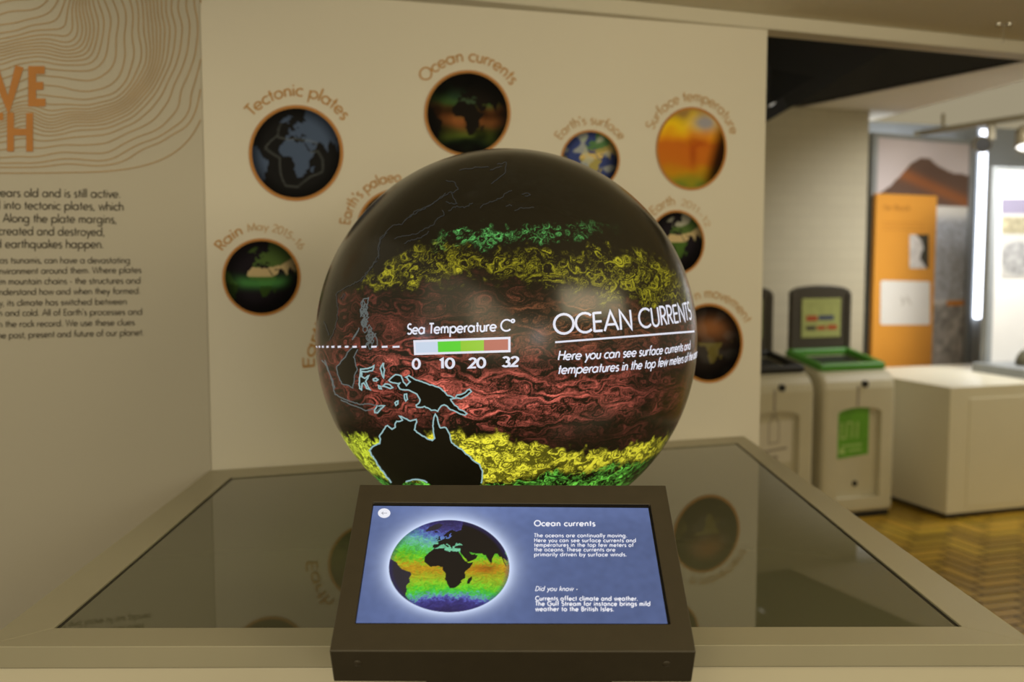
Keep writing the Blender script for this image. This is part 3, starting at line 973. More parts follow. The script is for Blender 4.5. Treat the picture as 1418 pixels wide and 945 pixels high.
# the crowded island group north of the equator line
for k in range(20):
    t = k / 19
    cx_, cy_ = 502 + 12 * t + random.uniform(-4, 4), 424 + 52 * t + random.uniform(-3, 3)
    loop = [(cx_ + random.uniform(2, 4) * math.cos(a), cy_ + random.uniform(3, 6) * math.sin(a)) for a in np.linspace(0, 6.283, 8)]
    sph_line(mb, loop + loop[:1], 1.2)
sph_line(mb, rough(S7([(955, 330), (905, 400), (850, 440), (835, 475), (890, 430), (940, 340), (965, 400), (970, 460), (940, 475)]), 0.5), 1.5)
sph_line(mb, rough(S4([(235, 470), (240, 420), (250, 372), (278, 365), (272, 400), (258, 430), (275, 460)]), 0.5), 1.4)
mb.build('coastline', M['coast_dim'], glb, fix=False)
mb = MB()
for c in [VIET, TAIW, SUMAT] + JPN + FAINT:
    sph_line(mb, rough(c, 1.0), 1.1)
mb.build('coastline', M['coast_faint'], glb, fix=False)
# dashed line
mb = MB()
for a, b in ((438.5, 439.3), (442, 443.5), (446.5, 448.7), (452.5, 455.5), (459.5, 463.5), (468, 472.5), (478, 483), (488.5, 494.5), (501, 507.5), (514.5, 522), (529, 537), (544, 553.5)):
    sph_line(mb, [(a, 480.6), ((a + b) / 2, 480.5), (b, 480.3)], 2.6, 0.0008)
mb.build('dashed_line', M['sphere_white'], glb, fix=False)


def sph_text(mb, text, p0, p1, cap_px, wd, slant=0.0, fit=None, track=0.03):
    l0, l1 = sph_ll(*p0), sph_ll(*p1)
    st, tot = layout(text, slant, track)
    ft = layout(fit, slant, track)[1] if fit else tot
    k0 = sph_ll(p0[0], p0[1] - cap_px)
    cap = k0[1] - l0[1]
    for pl in st:
        fine_ = []
        for i, p in enumerate(pl):
            if i:
                q_ = pl[i - 1]
                m = max(1, int(math.hypot(p[0] - q_[0], p[1] - q_[1]) / 0.3))
                fine_ += [(q_[0] + (p[0] - q_[0]) * j / m, q_[1] + (p[1] - q_[1]) * j / m) for j in range(1, m)]
            fine_.append(p)
        ribbon(mb, fine_, wd, lambda x, y: sph_pt(l0[0] + (l1[0] - l0[0]) * x / ft, l0[1] + (l1[1] - l0[1]) * x / ft + cap * y, 0.0009))


mb = MB().on(lambda p: (p - SPH_C).normalized())
sph_text(mb, 'OCEAN CURRENTS', (767, 463), (875, 455.5), 27, 0.125, fit='OCEAN')
sph_line(mb, [(768.6 + (961 - 768.6) * t, 474.2 - 2 - 13 * t + 2 * (1 - t)) for t in np.linspace(0, 1, 24)], 2.6, 0.0009)
mb.build('title_lettering', M['sphere_white'], glb, fix=False)
mb = MB().on(lambda p: (p - SPH_C).normalized())
sph_text(mb, 'Here you can see surface currents and', (772, 498.7), (944.6, 486), 12.6, 0.165, 0.2, fit='Here you can see surface currents')
sph_text(mb, 'temperatures in the top few meters of the ocean', (772, 518), (923, 506.5), 12.6, 0.165, 0.2, fit='temperatures in the top few')
mb.build('description_lettering', M['sphere_white'], glb, fix=False)
SN = lambda p: (p - SPH_C).normalized()
mb = MB().on(SN)
sph_text(mb, 'Sea Temperature', (564, 463), (687, 458.6), 14, 0.17)
sph_text(mb, 'C*', (693.5, 459), (712, 458), 15.5, 0.15)
mb.build('scale_lettering', M['sphere_white'], glb, fix=False)
for t_, x0, x1, y in (('0', 572, 581, 511), ('10', 608.5, 628, 510.3), ('20', 649.5, 671, 509.6), ('32', 695.5, 717, 508)):
    mb = MB().on(SN)
    sph_text(mb, t_, (x0, y), (x1, y - 0.6), 13.2, 0.20)
    mb.build('scale_number', M['sphere_white'], glb, fix=False)


def sph_quad(mb, p, lift, n=8):
    g_ = []
    for j in (0, 1):
        for i in range(n + 1):
            t = i / n
            a = (p[0][0] + (p[1][0] - p[0][0]) * t, p[0][1] + (p[1][1] - p[0][1]) * t) if j == 0 else \
                (p[3][0] + (p[2][0] - p[3][0]) * t, p[3][1] + (p[2][1] - p[3][1]) * t)
            g_.append(sph_hit(a[0], a[1], lift))
    mb.add(g_, [(i, i + 1, n + 2 + i, n + 1 + i) for i in range(n)])


q0, q1, q2, q3 = (572.7, 471.5), (707, 466.6), (707, 488), (573.8, 492)
mb = MB()
sph_quad(mb, [q0, q1, q2, q3], 0.0008, 16)
leg = mb.build('temperature_scale', M['sphere_white'], glb, fix=False)
for nm, c, a, b in (('swatch', (205, 220, 240), .022, .25), ('swatch', (92, 214, 50), .25, .485), ('swatch', (150, 205, 48), .485, .725), ('swatch', (186, 108, 92), .725, .975)):
    lp = lambda s, t: (q0[0] + (q1[0] - q0[0]) * s + t * ((q3[0] - q0[0]) * (1 - s) + (q2[0] - q1[0]) * s), q0[1] + (q1[1] - q0[1]) * s + t * ((q3[1] - q0[1]) * (1 - s) + (q2[1] - q1[1]) * s))
    mb = MB()
    sph_quad(mb, [lp(a, .15), lp(b, .15), lp(b, .85), lp(a, .85)], 0.0013)
    mb.build(nm, mat('projected_swatch', tuple(lin(c)), 0.3, emit=0.9), leg, fix=False)

# ------------------------------------------------------------------ picture on the kiosk screen
n_s, n_t = 440, 230
S, T_ = np.meshgrid(np.linspace(0, 1, n_s), np.linspace(0, 1, n_t))
k4 = [np.array(p - kz * 0.0045) for p in sc4]
PW = ((1 - S) * (1 - T_))[..., None] * k4[0] + (S * (1 - T_))[..., None] * k4[1] + (S * T_)[..., None] * k4[2] + ((1 - S) * T_)[..., None] * k4[3]
px, py = project(PW.reshape(-1, 3))
px, py = px.reshape(S.shape), py.reshape(S.shape)
dx, dy = (px - 622.0) / 83.5, (784.5 - py) / 64.0
# the globe is drawn round on the tilted screen: shift the foreshortening a touch towards the top
dy = dy + 0.045 * (1 - dy * dy)
rr = np.hypot(dx, dy)
bgc = lin((84, 99, 142))[None, None] * (1 + 0.0 * S[..., None])
shade = 0.92 + 0.30 * np.exp(-(((S - 0.30) / 0.35) ** 2)) + 0.25 * smooth(0.75, 1.0, T_) - 0.10 * np.exp(-(((S - 0.62) / 0.2) ** 2 + ((T_ - 0.1) / 0.3) ** 2))
bgc = bgc * shade[..., None] * (1 + 0.03 * low_noise(S.shape, 14, 5))[..., None]
glow = np.exp(-np.clip(rr - 1.0, 0, 9) / 0.105) * 1.0
sc_col = bgc * (1 - glow[..., None] * 0.92) + glow[..., None] * lin((212, 226, 255))
lo, la = disc_lonlat(dx, dy, 18, 2)
nzz = low_noise(S.shape, 5, 77) * 2.2 + low_noise(S.shape, 2.2, 78) * 2.0
lat_n = la + nzz
stops_l = [-90, -60, -52, -47, -42, -36, -30, -22, -14, -6, 0, 6, 12, 20, 28, 36, 44, 52, 60, 70, 90]
stops_c = np.array([(40, 32, 62), (62, 56, 128), (92, 96, 188), (104, 170, 168), (70, 190, 84), (76, 196, 48), (110, 204, 40), (146, 196, 40), (164, 178, 34), (176, 164, 30), (196, 148, 28), (186, 160, 30), (152, 190, 32), (106, 196, 36), (84, 190, 56), (92, 194, 108), (110, 190, 158), (100, 160, 180), (92, 110, 190), (64, 58, 120), (44, 38, 72)], float)
oc = np.stack([np.interp(lat_n, stops_l, lin(stops_c)[:, i]) for i in range(3)], -1)
warm = np.exp(-(((lo - 68) / 22) ** 2 + ((la - 0) / 9) ** 2))
oc = oc * (1 - warm[..., None] * np.array([0.25, 0.55, 0.4]))
med = (lo > -5) & (lo < 42) & (la > 30) & (la < 46)
oc[med] = lin((120, 200, 160))
streak = lic(fft_noise(S.shape, 14, 41) + fft_noise(S.shape, 30, 42), 0.5, 6, 43, 1.2)[0]
oc = oc * np.clip(0.88 + 0.13 * streak, 0.55, 1.3)[..., None]
ld = land(lo, la)
oc[ld] = lin((24, 19, 16)) + 0.0
am = ld & (lo < -20)
oc[am] = lin((44, 40, 48))
ein = smooth(1.006, 0.994, rr)[..., None]
edge_blue = smooth(0.9, 1.0, rr)[..., None]
oc = oc * (1 - 0.55 * edge_blue) + edge_blue * lin((50, 44, 110)) * 0.4
sc_col = sc_col * (1 - ein) + oc * ein
scr = grid_obj('screen', PW, sc_col, M['screen'], kio)
hs = lambda x, y: SCR.hit(x, y, 0.0008)
mb = MB().on(kz)
text_line(mb, 'Ocean currents', 740, 728.7, 824.5, 728.9, 7.4, hs, 0.20, track=0.12)
mb.build('screen_heading', M['white_glow'], kio, fix=False)
mb = MB().on(kz)
for t_, x1, y in (('The oceans are continually moving.', 868.5, 744.2), ('Here you can see surface currents and', 881, 751), ('temperatures in the top few meters of', 877.5, 757.4), ('the oceans. These currents are', 852.2, 763.8), ('primarily driven by surface winds.', 868, 770.6)):
    text_line(mb, t_, 739.8, y, x1, y + 0.2, 5.0, hs, 0.175, track=0.13)
mb.build('screen_paragraph', M['white_glow'], kio, fix=False)
mb = MB().on(kz)
text_line(mb, 'Did you know -', 741, 818.6, 799.5, 818.8, 6.2, hs, 0.155, 0.25, track=0.1)
mb.build('screen_subheading', M['white_glow'], kio, fix=False)
mb = MB().on(kz)
for t_, x1, y in (('Currents affect climate and weather.', 883.5, 832), ('The Gulf Stream for instance brings mild', 901, 839.2), ('weather to the British Isles.', 850.5, 846.6)):
    text_line(mb, t_, 741.6, y, x1, y + 0.2, 5.8, hs, 0.215, track=0.14)
mb.build('screen_paragraph', M['white_glow'], kio, fix=False)
mb = MB()
ring = [hs(532 + 8.6 * math.cos(a), 711 - 6.6 * math.sin(a)) for a in np.linspace(0, 2 * math.pi, 33)[:-1]]
mb.add(ring, [tuple(range(32))])
btn = mb.build('back_button', M['white_glow'], kio, fix=False)
mb = MB()
hb = lambda x, y: SCR.hit(x, y, 0.0012)
ribbon(mb, [(528.5, 711), (536, 711)], 0.9, hb)
ribbon(mb, [(531, 709.2), (528.5, 711), (531, 712.8)], 0.9, hb)
mb.build('arrow', mat('lit_grey_arrow', (0.45, 0.45, 0.50), 0.4, emit=0.8), btn, fix=False)

# ------------------------------------------------------------------ graphics printed on the wall
hw = lambda x, y: WALL.hit(x, y, 0.0026)
GRP = 'round globe pictures on the wall'


def disc_color(kind, x, y):
    """Printed globe pictures: x, y in the unit disc."""
    lo, la = disc_lonlat(x, y, 16, 12)
    L = land(lo, la)
    r = np.hypot(x, y)
    g_ = np.random.default_rng(5)
    n1 = np.zeros(x.shape)
    for k_ in range(14):
        f_, a_ = g_.uniform(3, 15), g_.uniform(0, 3.14)
        n1 += np.sin(f_ * (x * math.cos(a_) * 0.6 + y * math.sin(a_)) + g_.uniform(0, 6.3) + 1.2 * np.sin(5 * x + k_)) * 0.32
    rim = smooth(1.0, 0.55, r)
    c = np.zeros(x.shape + (3,))
    if kind == 'tectonic':
        c[:] = lin((22, 22, 24))
        c[L] = lin((66, 80, 108))
        ridge = [[(-40, 60), (-28, 40), (-38, 28), (-46, 14), (-14, 2), (-14, -30), (-10, -50), (20, -53), (45, -32), (68, -24), (66, -4), (58, 12), (44, 12)], [(-25, 37), (0, 36), (14, 38), (30, 35), (44, 33), (60, 25)]]
        d = np.full(x.shape, 9e9)
        for pl in ridge:
            for a, b in zip(pl[:-1], pl[1:]):
                ab = np.array([b[0] - a[0], b[1] - a[1]], float)
                t = np.clip(((lo - a[0]) * ab[0] + (la - a[1]) * ab[1]) / (ab @ ab), 0, 1)
                d = np.minimum(d, np.hypot(lo - a[0] - t * ab[0], la - a[1] - t * ab[1]))
        c += smooth(2.6, 0.8, d)[..., None] * lin((62, 66, 68)) * 0.8
        c *= (0.25 + 0.75 * smooth(1.0, 0.7, r))[..., None]
    elif kind == 'currents':
        bands = np.stack([np.interp(la + 4 * n1, [-70, -50, -36, -24, -10, 4, 14, 30, 50, 70], lin(np.array([(20, 18, 14), (36, 60, 34), (86, 104, 40), (74, 72, 30), (92, 58, 30), (110, 66, 34), (90, 64, 32), (50, 74, 36), (30, 50, 34), (20, 18, 16)], float))[:, i]) for i in range(3)], -1)
        c[:] = bands * np.clip(0.7 + 0.5 * n1, 0.2, 1.4)[..., None]
        med = (lo > -5) & (lo < 40) & (la > 30) & (la < 45)
        c[med] = lin((52, 70, 52))
        c[L] = lin((20, 16, 13))
        c *= (0.10 + 0.9 * smooth(1.0, 0.45, r))[..., None]
        c *= (1 - 0.6 * smooth(0.25, 0.75, y))[..., None]
    elif kind in ('rain', 'snow', 'movement', 'palaeo', 'hidden'):
        c[:] = lin((26, 22, 30))
        sah = L & (la > 12) & (la < 33)
        eu = L & (la >= 33)
        af = L & (la <= 12)
        c[sah] = lin((176, 158, 122))
        c[eu] = lin((70, 92, 48))
        c[af] = lin((64, 92, 40))
        if kind == 'rain':
            m = np.exp(-((la + 2) / 11.0) ** 2) * smooth(1.0, 0.4, np.abs(x)) * 0.9
            c = c * (1 - m[..., None]) + m[..., None] * lin((66, 122, 66))
            c[L & (la < -8)] *= 0.5
        if kind == 'snow':
            c[L & (la > 55)] = lin((150, 150, 140))
        if kind in ('movement', 'palaeo', 'hidden'):
            c[:] = lin((34, 28, 26))
            m = np.exp(-(((x - 0.05) / 0.55) ** 2 + ((y - 0.42) / 0.3) ** 2))
            c = c + m[..., None] * lin((118, 74, 40))
            c[L & (la < 12)] = lin((92, 84, 44))
            c = c + np.clip(n1, 0, 1)[..., None] * lin((60, 60, 60)) * 0.5
        c *= (0.18 + 0.82 * smooth(1.0, 0.5, r))[..., None]
        c *= (1 - 0.65 * smooth(0.2, 0.9, 0.6 * x - 0.8 * y))[..., None]
    elif kind == 'surface':
        c[:] = lin((52, 64, 120))
        c[L] = lin((150, 140, 84))
        c[L & (la > 42)] = lin((76, 112, 74))
        c[L & (la > 15) & (la < 32)] = lin((186, 166, 108))
        cl = smooth(0.5, 1.1, n1)[..., None]
        c = c * (1 - cl * 0.6) + cl * 0.6 * lin((170, 176, 170))
        c *= (0.3 + 0.7 * smooth(1.0, 0.7, r))[..., None]
        c *= (1 - 0.85 * smooth(0.35, 0.95, x))[..., None]
    elif kind == 'temperature':
        st = [-1, -0.85, -0.6, -0.35, 0.1, 0.35, 0.6, 0.8, 1.0]
        cc = lin(np.array([(96, 110, 40), (128, 124, 34), (172, 122, 24), (176, 100, 28), (178, 96, 28), (200, 132, 26), (214, 178, 26), (190, 160, 30), (140, 110, 60)], float))
        c = np.stack([np.interp(y + 0.06 * n1, st, cc[:, i]) for i in range(3)], -1)
        m = np.exp(-(((x - 0.15) / 0.35) ** 2 + ((y - 0.15) / 0.10) ** 2)) + np.exp(-(((x - 0.05) / 0.12) ** 2 + ((y + 0.15) / 0.38) ** 2))
        c = c * (1 - 0.45 * np.clip(m, 0, 1)[..., None] * np.array([0.5, 0.9, 0.6]))
        m = np.exp(-(((x - 0.42) / 0.36) ** 2 + ((y - 0.66) / 0.2) ** 2))
        m = np.clip(m * 1.2, 0, 1)[..., None]
        c = c * (1 - m) + m * lin((140, 138, 150))
        k = smooth(0.42, 0.86, x * 0.95 - y * 0.30)
        c *= (1 - 0.96 * k)[..., None]
    return c


def globe_graphic(name_label, cx, cy, rx, ry, kind, captions):
    t = thing('globe_picture', name_label, 'wall graphic', hw(cx, cy), GRP)
    k = 40
    R_, A_ = np.meshgrid(np.linspace(0, 1, k), np.linspace(0, 2 * math.pi, 97)[:-1], indexing='ij')
    x, y = R_ * np.cos(A_), R_ * np.sin(A_)
    fr = 0.955
    Pp = np.array([[tuple(WALL.hit(cx + rx * fr * x[i, j], cy - ry * fr * y[i, j], 0.0030)) for j in range(96)] for i in range(k)])
    grid_obj('picture_disc', Pp - np.array(t.location) * 0, disc_color(kind, x, y) * 1.55, M['print'], t, wrap=True)
    mb = MB()
    n = 72
    for i in range(n):
        a0, a1 = 2 * math.pi * i / n, 2 * math.pi * (i + 1) / n
        mb.add([hw(cx + rx * q_ * math.cos(a), cy - ry * q_ * math.sin(a)) for a, q_ in ((a0, 1.025), (a1, 1.025), (a1, fr - .01), (a0, fr - .01))], [(0, 1, 2, 3)])
    mb.build('orange_ring', M['orange'], t, fix=False)
    for (txt, brx, bry, a0, a1, cap, m, wd) in captions:
        mb = MB().on(-V)
        text_arc(mb, txt, cx, cy, brx, bry, a0, a1, cap, hw, wd)
        mb.build('caption', M[m], t, fix=False)
    return t


globe_graphic('dark blue-grey globe picture captioned Tectonic plates, upper left of the wall', 410, 212, 64, 65, 'tectonic', [('Tectonic plates', 78, 79, -50, 55, 17, 'caption', 0.135)])
globe_graphic('green banded globe picture captioned Rain, low on the left of the wall', 362, 384, 53, 52.5, 'rain', [('Rain', 65, 65, -56, -23, 14.5, 'caption', 0.14), ('May 2015_16', 65, 65, -16, 54, 10.5, 'caption_pale', 0.12)])
globe_graphic('globe picture half hidden by the big globe, captioned Earth\'s palaeo', 550, 318, 55, 55, 'palaeo', [("Earth's palaeo", 66, 66, -84, 4, 14.5, 'caption', 0.135)])
globe_graphic('hidden globe picture behind the big globe, only its caption letters Ear showing', 503, 500, 52, 52, 'hidden', [('Earth', 68, 68, -97, -42, 16, 'caption', 0.135)])
globe_graphic('dark green globe picture captioned Ocean currents, directly above the big globe', 647.3, 157, 58.5, 58.5, 'currents', [('Ocean currents', 71, 72, -53, 57, 16.5, 'caption', 0.135)])
globe_graphic('small blue and green globe picture captioned Earth\'s surface', 817.5, 222, 40, 41, 'surface', [("Earth's surface", 49, 50, -56, 56, 12.5, 'caption_pale', 0.14)])
globe_graphic('orange and yellow globe picture captioned Surface temperature', 957.5, 206, 48, 56.5, 'temperature', [('Surface temperature', 57, 66, -67, 73, 14.5, 'caption_pale', 0.14)])
globe_graphic('small dark globe picture with green Europe, below the orange and yellow one', 937, 336, 38, 44, 'snow', [('Earth', 44, 52, -45, -3, 13, 'caption_pale', 0.14), ('2011_12', 44, 52, 8, 66, 9, 'caption_pale', 0.10)])
globe_graphic('brownish dark globe picture captioned movement, lowest on the right of the wall', 982, 475.5, 46, 54, 'movement', [('n movement', 55, 63, -19, 64, 14, 'caption_pale', 0.14)])

# left panel: contour lines, heading and reading text
hp = lambda x, y: PANEL.hit(x, y, 0.0022)
gx = np.arange(-120, 281, 3.0)
gy = np.arange(-80, 246, 3.0)
XX, YY = np.meshgrid(gx, gy)
nA = low_noise((XX.shape[0] * 2, XX.shape[1] * 2), 42, 61)[:XX.shape[0], :XX.shape[1]]
nB = low_noise((XX.shape[0] * 2, XX.shape[1] * 2), 16, 62)[:XX.shape[0], :XX.shape[1]]
xr, yr = np.clip(XX + 40, 0, None), np.clip(YY + 90, 0, None)
field = ((xr / 336.0) ** 5.5 + (yr / 331.0) ** 5.5) ** (1 / 5.5)
damp = smooth(1.0, 0.93, field)
field = field + (0.036 * nA + 0.004 * nB) * damp
mb = MB().on(-V)


def seg_levels(f, lev):
    out = []
    for i in range(f.shape[0] - 1):
        a = f[i, :-1], f[i, 1:], f[i + 1, 1:], f[i + 1, :-1]
        lo_ = np.minimum.reduce(a)
        hi_ = np.maximum.reduce(a)
        for j in np.nonzero((lo_ < lev) & (hi_ >= lev))[0]:
            c = [(gx[j], gy[i], f[i, j]), (gx[j + 1], gy[i], f[i, j + 1]), (gx[j + 1], gy[i + 1], f[i + 1, j + 1]), (gx[j], gy[i + 1], f[i + 1, j])]
            pts = []
            for k in range(4):
                p, q_ = c[k], c[(k + 1) % 4]
                if (p[2] < lev) != (q_[2] < lev):
                    t = (lev - p[2]) / (q_[2] - p[2])
                    pts.append((p[0] + (q_[0] - p[0]) * t, p[1] + (q_[1] - p[1]) * t))
            for k in range(0, len(pts) - 1, 2):
                out.append((pts[k], pts[k + 1]))
    return out


levs = []
lv = 0.30
while lv < 0.985:
    levs.append(lv)
    lv += 0.0235 + 0.0125 * math.sin(lv * 23.0) 
for lv in levs + [0.996]:
    for a, b in seg_levels(field, lv):
        if max(a[0], b[0]) > 278:
            continue
        d = math.hypot(b[0] - a[0], b[1] - a[1])
        if d < 0.05:
            continue
        e = 0.35 / d
        a2 = (a[0] - (b[0] - a[0]) * e, a[1] - (b[1] - a[1]) * e)
        b2 = (b[0] + (b[0] - a[0]) * e, b[1] + (b[1] - a[1]) * e)
        ribbon(mb, [a2, b2], 1.5, hp)
tag(mb.build('contour_line_graphic', M['contour'], fix=False), 'orange contour line pattern printed on the upper left panel', 'wall graphic')
hh = lambda x, y: PANEL.hit(x, y, 0.0032)
mb = MB().on(-V)


def px_letter(strokes, wd):
    for s_ in strokes:
        ribbon(mb, s_, wd, hh)


px_letter([[(-9, 92), (11.5, 146), (27, 92)]], 12)
px_letter([[(44.5, 92), (44.5, 147)], [(39, 97), (62, 97)], [(39, 119), (60, 119)], [(39, 142), (63, 142)]], 11)
px_letter([[(-8, 157), (-8, 210)], [(-20, 161.5), (4.5, 161.5)]], 10.5)
px_letter([[(14.5, 156), (14.5, 210)], [(41, 156.5), (41, 210)], [(14, 183), (41, 183)]], 9.5)
tag(mb.build('heading_lettering', M['heading'], fix=False), 'large orange heading letters VE and TH at the left edge of the panel', 'lettering')
mb = MB().on(-V)
for t_, x0, x1, y0, y1 in (('years old and is still active.', -6, 166.5, 272.4, 274), ('d into tectonic plates, which', -8, 171, 289.4, 291.6), ('. Along the plate margins,', -3, 161, 307.6, 309.4), ('created and destroyed,', -2, 144.5, 325.4, 326.8), ('d earthquakes happen.', -6, 143, 343.4, 343.8)):
    text_line(mb, t_, x0, y0, x1, y1, 11.6, hp, 0.125)
for t_, x0, x1, y0, y1 in (('as tsunamis, can have a devastating', 0, 180, 364.8, 364.8), ('nvironment around them. Where plates', -1, 195.5, 379.8, 378), ('m mountain chains - the structures and', 0, 194.6, 394.2, 392.8), ('nderstand how and when they formed.', -1, 194, 408.8, 407), ('y, its climate has switched between', -1, 175.3, 424, 421.8), ("n and cold. All of Earth's processes and", -2, 197, 438, 436), ('n the rock record. We use these clues', -2, 186.3, 453.4, 450.6), ('he past, present and future of our planet.', -3, 198.7, 469, 464.6)):
    text_line(mb, t_, x0, y0, x1, y1, 8.8, hp, 0.125)
tag(mb.build('reading_text', M['ink'], fix=False), 'black paragraphs of reading text printed on the left panel', 'lettering')

# ------------------------------------------------------------------ recycling bins
BF = onz(1236, 713, 0)                       # front right bottom corner of the green bin


def boolean(o, cutter):
    md = o.modifiers.new('cut', 'BOOLEAN')
    md.operation = 'DIFFERENCE'
    md.solver = 'EXACT'
    md.object = cutter
    bpy.context.view_layer.update()
    dg = bpy.context.evaluated_depsgraph_get()
    me_ = bpy.data.meshes.new_from_object(o.evaluated_get(dg))
    o.modifiers.clear()
    o.data = me_
    bpy.data.objects.remove(cutter, do_unlink=True)


def recycling_bin(origin, label, rim, kind, w_=0.45):
    """Local axes: x along the front, y to the back, z up; origin at the front bottom centre."""
    t = thing('recycling_bin', label, 'bin', origin, 'recycling bins', THETA)

    def part(mb_, name, m, bevel=0.0, seg=2, parent=None):
        o = mb_.build(name, m, None, bevel, seg)
        o.parent = parent or t
        return o
    hw_ = w_ / 2
    prof = [(0.0, 0.03), (0.0, 0.765), (0.012, 0.805), (0.04, 0.84), (0.09, 0.868), (0.43, 0.925), (0.47, 0.925), (0.47, 0.03)]
    mb_ = MB().prism([Vector((-hw_, y, z)) for y, z in prof], Vector((w_, 0, 0)))
    body = mb_.build('body', M['bin'], None)
    bm = bmesh.new()
    bm.from_mesh(body.data)
    ed = [e for e in bm.edges if len(e.link_faces) == 2 and e.calc_face_angle(0) > math.radians(60)]
    bmesh.ops.bevel(bm, geom=ed, offset=0.028, segments=4, profile=0.5, affect='EDGES')
    bm.to_mesh(body.data)
    bm.free()
    # arched recess of the front door
    pts = [(-0.15, 0.12), (0.15, 0.12), (0.15, 0.62)] + [(0.15 * math.cos(a), 0.62 + 0.035 * math.sin(a)) for a in np.linspace(0.2, math.pi - 0.2, 9)] + [(-0.15, 0.62)]
    cut = MB().prism([Vector((x, -0.05, z)) for x, z in pts], Vector((0, 0.085, 0))).build('cutter', None)
    boolean(body, cut)
    # top opening
    cut = MB().box(Vector((-0.185, 0.12, 0.82)), Vector((0.37, 0, 0)), Vector((0, 0.275, 0)), Z * 0.3).build('cutter', None)
    boolean(body, cut)
    body.parent = t
    # rim round the opening, following the sloping lid
    slope = (0.925 - 0.868) / 0.34
    zt = lambda y: 0.868 + (y - 0.09) * slope
    mb_ = MB()
    oo = [(-0.23, 0.07), (0.23, 0.07), (0.23, 0.432), (-0.23, 0.432)]
    ii = [(-0.19, 0.112), (0.19, 0.112), (0.19, 0.40), (-0.19, 0.40)]
    for a in range(4):
        b = (a + 1) % 4
        lo_ = [Vector((x, y, zt(y) - 0.006)) for x, y in (oo[a], oo[b], ii[b], ii[a])]
        mb_.prism(lo_, Vector((0, 0, 0.046)))
    part(mb_, 'rim', rim, 0.014, 3)
    mb_ = MB().add([Vector((x, y, zt(y) - 0.003)) for x, y in [(-0.184, 0.121), (0.184, 0.121), (0.184, 0.394), (-0.184, 0.394)]], [(0, 1, 2, 3)])
    part(mb_, 'opening_dark_fill', M['bin_black'])  # black sheet standing in for the unlit bin interior
    # back board with its notice
    bp = [(-0.19, 0.80), (0.24, 0.80), (0.24, 1.315)] + [(0.025 + 0.20 * math.cos(a), 1.318 + 0.032 * math.sin(a)) for a in np.linspace(0.1, math.pi - 0.1, 11)] + [(-0.19, 1.315)]
    mb_ = MB().prism([Vector((x, 0.435, z)) for x, z in bp], Vector((0, 0.035, 0)))
    board = part(mb_, 'back_board', M['bin_grey'], 0.008)
    for ex in (-0.19, 0.21):
        part(MB().box(Vector((ex, 0.425, 0.93)), Vector((0.03, 0, 0)), Vector((0, 0.012, 0)), Z * 0.37), 'board_edge', M['bin_grey'], 0.004, 2, board)
    mb_ = MB().box(Vector((-0.115, 0.430, 1.03)), Vector((0.28, 0, 0)), Vector((0, 0.004, 0)), Z * 0.24)
    st = part(mb_, 'notice', M['sticker_pale'], 0, 2, board)
    for (x0, x1, z0, z1, m) in tuple((a + 0.025, b + 0.025, c_, d_, e_) for a, b, c_, d_, e_ in ((-0.11, -0.03, 1.13, 1.165, 'red_ink'), (-0.02, 0.09, 1.135, 1.165, 'blue_ink'), (-0.11, -0.04, 1.075, 1.10, 'bin_grey'), (-0.03, 0.03, 1.075, 1.10, 'red_ink'), (0.045, 0.115, 1.075, 1.105, 'red_ink'))):
        part(MB().box(Vector((x0, 0.4288, z0)), Vector((x1 - x0, 0, 0)), Vector((0, 0.001, 0)), Z * (z1 - z0)), 'printed_line', M[m], 0, 2, board)
    # lock, seam and latch
    part(MB().tube(Vector((0.03, -0.006, 0.79)), Vector((0.03, 0.02, 0.79)), 0.020), 'lock', M['bin_black'])
    part(MB().box(Vector((-0.004 - 0.02, -0.003, 0.66)), Vector((0.014, 0, 0)), Vector((0, 0.005, 0)), Z * 0.12), 'lock_seam', M['grey_ink'], 0.002)
    part(MB().tube(Vector((0.0, 0.027, 0.20)), Vector((0.0, 0.04, 0.20)), 0.016), 'latch', M['bin_black'])
    # sticker in the recess
    yf = 0.0335
    if kind == 'green':
        pts = [(-0.147, 0.35), (0.088, 0.37), (0.088, 0.642), (0.0, 0.652), (-0.09, 0.645), (-0.147, 0.628)]
        s_ = part(MB().prism([Vector((x, yf - 0.0015, z)) for x, z in pts], Vector((0, 0.002, 0))), 'sticker', M['sticker_green'])
        mb_ = MB()
        hb_ = lambda x, y: Vector((x, yf - 0.0025, y))
        for (x0, x1) in ((-0.105, -0.085), (-0.07, -0.05), (-0.03, -0.012), (0.005, 0.025)):
            ribbon(mb_, [(x0, 0.47), (x0 + 0.004, 0.565)], 0.012, hb_)
        ribbon(mb_, [(-0.105, 0.47), (-0.075, 0.475)], 0.012, hb_)
        ribbon(mb_, [(-0.07, 0.56), (-0.035, 0.565)], 0.012, hb_)
        ribbon(mb_, [(-0.10, 0.425), (0.04, 0.43)], 0.010, hb_)
        ribbon(mb_, [(-0.115, 0.395), (-0.075, 0.395)], 0.03, hb_)
        ribbon(mb_, [(-0.05, 0.395), (0.04, 0.40)], 0.010, hb_)
        part(mb_, 'sticker_print', M['pale_ink'], 0, 2, s_)
    else:
        s_ = part(MB().prism([Vector((x, yf - 0.0015, z)) for x, z in ((-0.125, 0.34), (0.125, 0.36), (0.125, 0.60), (-0.125, 0.585))], Vector((0, 0.002, 0))), 'sticker', M['sticker_white'])
        mb_ = MB()
        hb_ = lambda x, y: Vector((x, yf - 0.0025, y))
        ribbon(mb_, [(-0.03, 0.47), (0.035, 0.475), (0.035, 0.59), (0.015, 0.61), (0.015, 0.635), (-0.012, 0.632), (-0.012, 0.605), (-0.03, 0.585), (-0.03, 0.47)], 0.007, hb_)
        ribbon(mb_, [(-0.10, 0.42), (0.09, 0.44)], 0.014, hb_)
        ribbon(mb_, [(-0.07, 0.38), (0.03, 0.39)], 0.02, hb_)
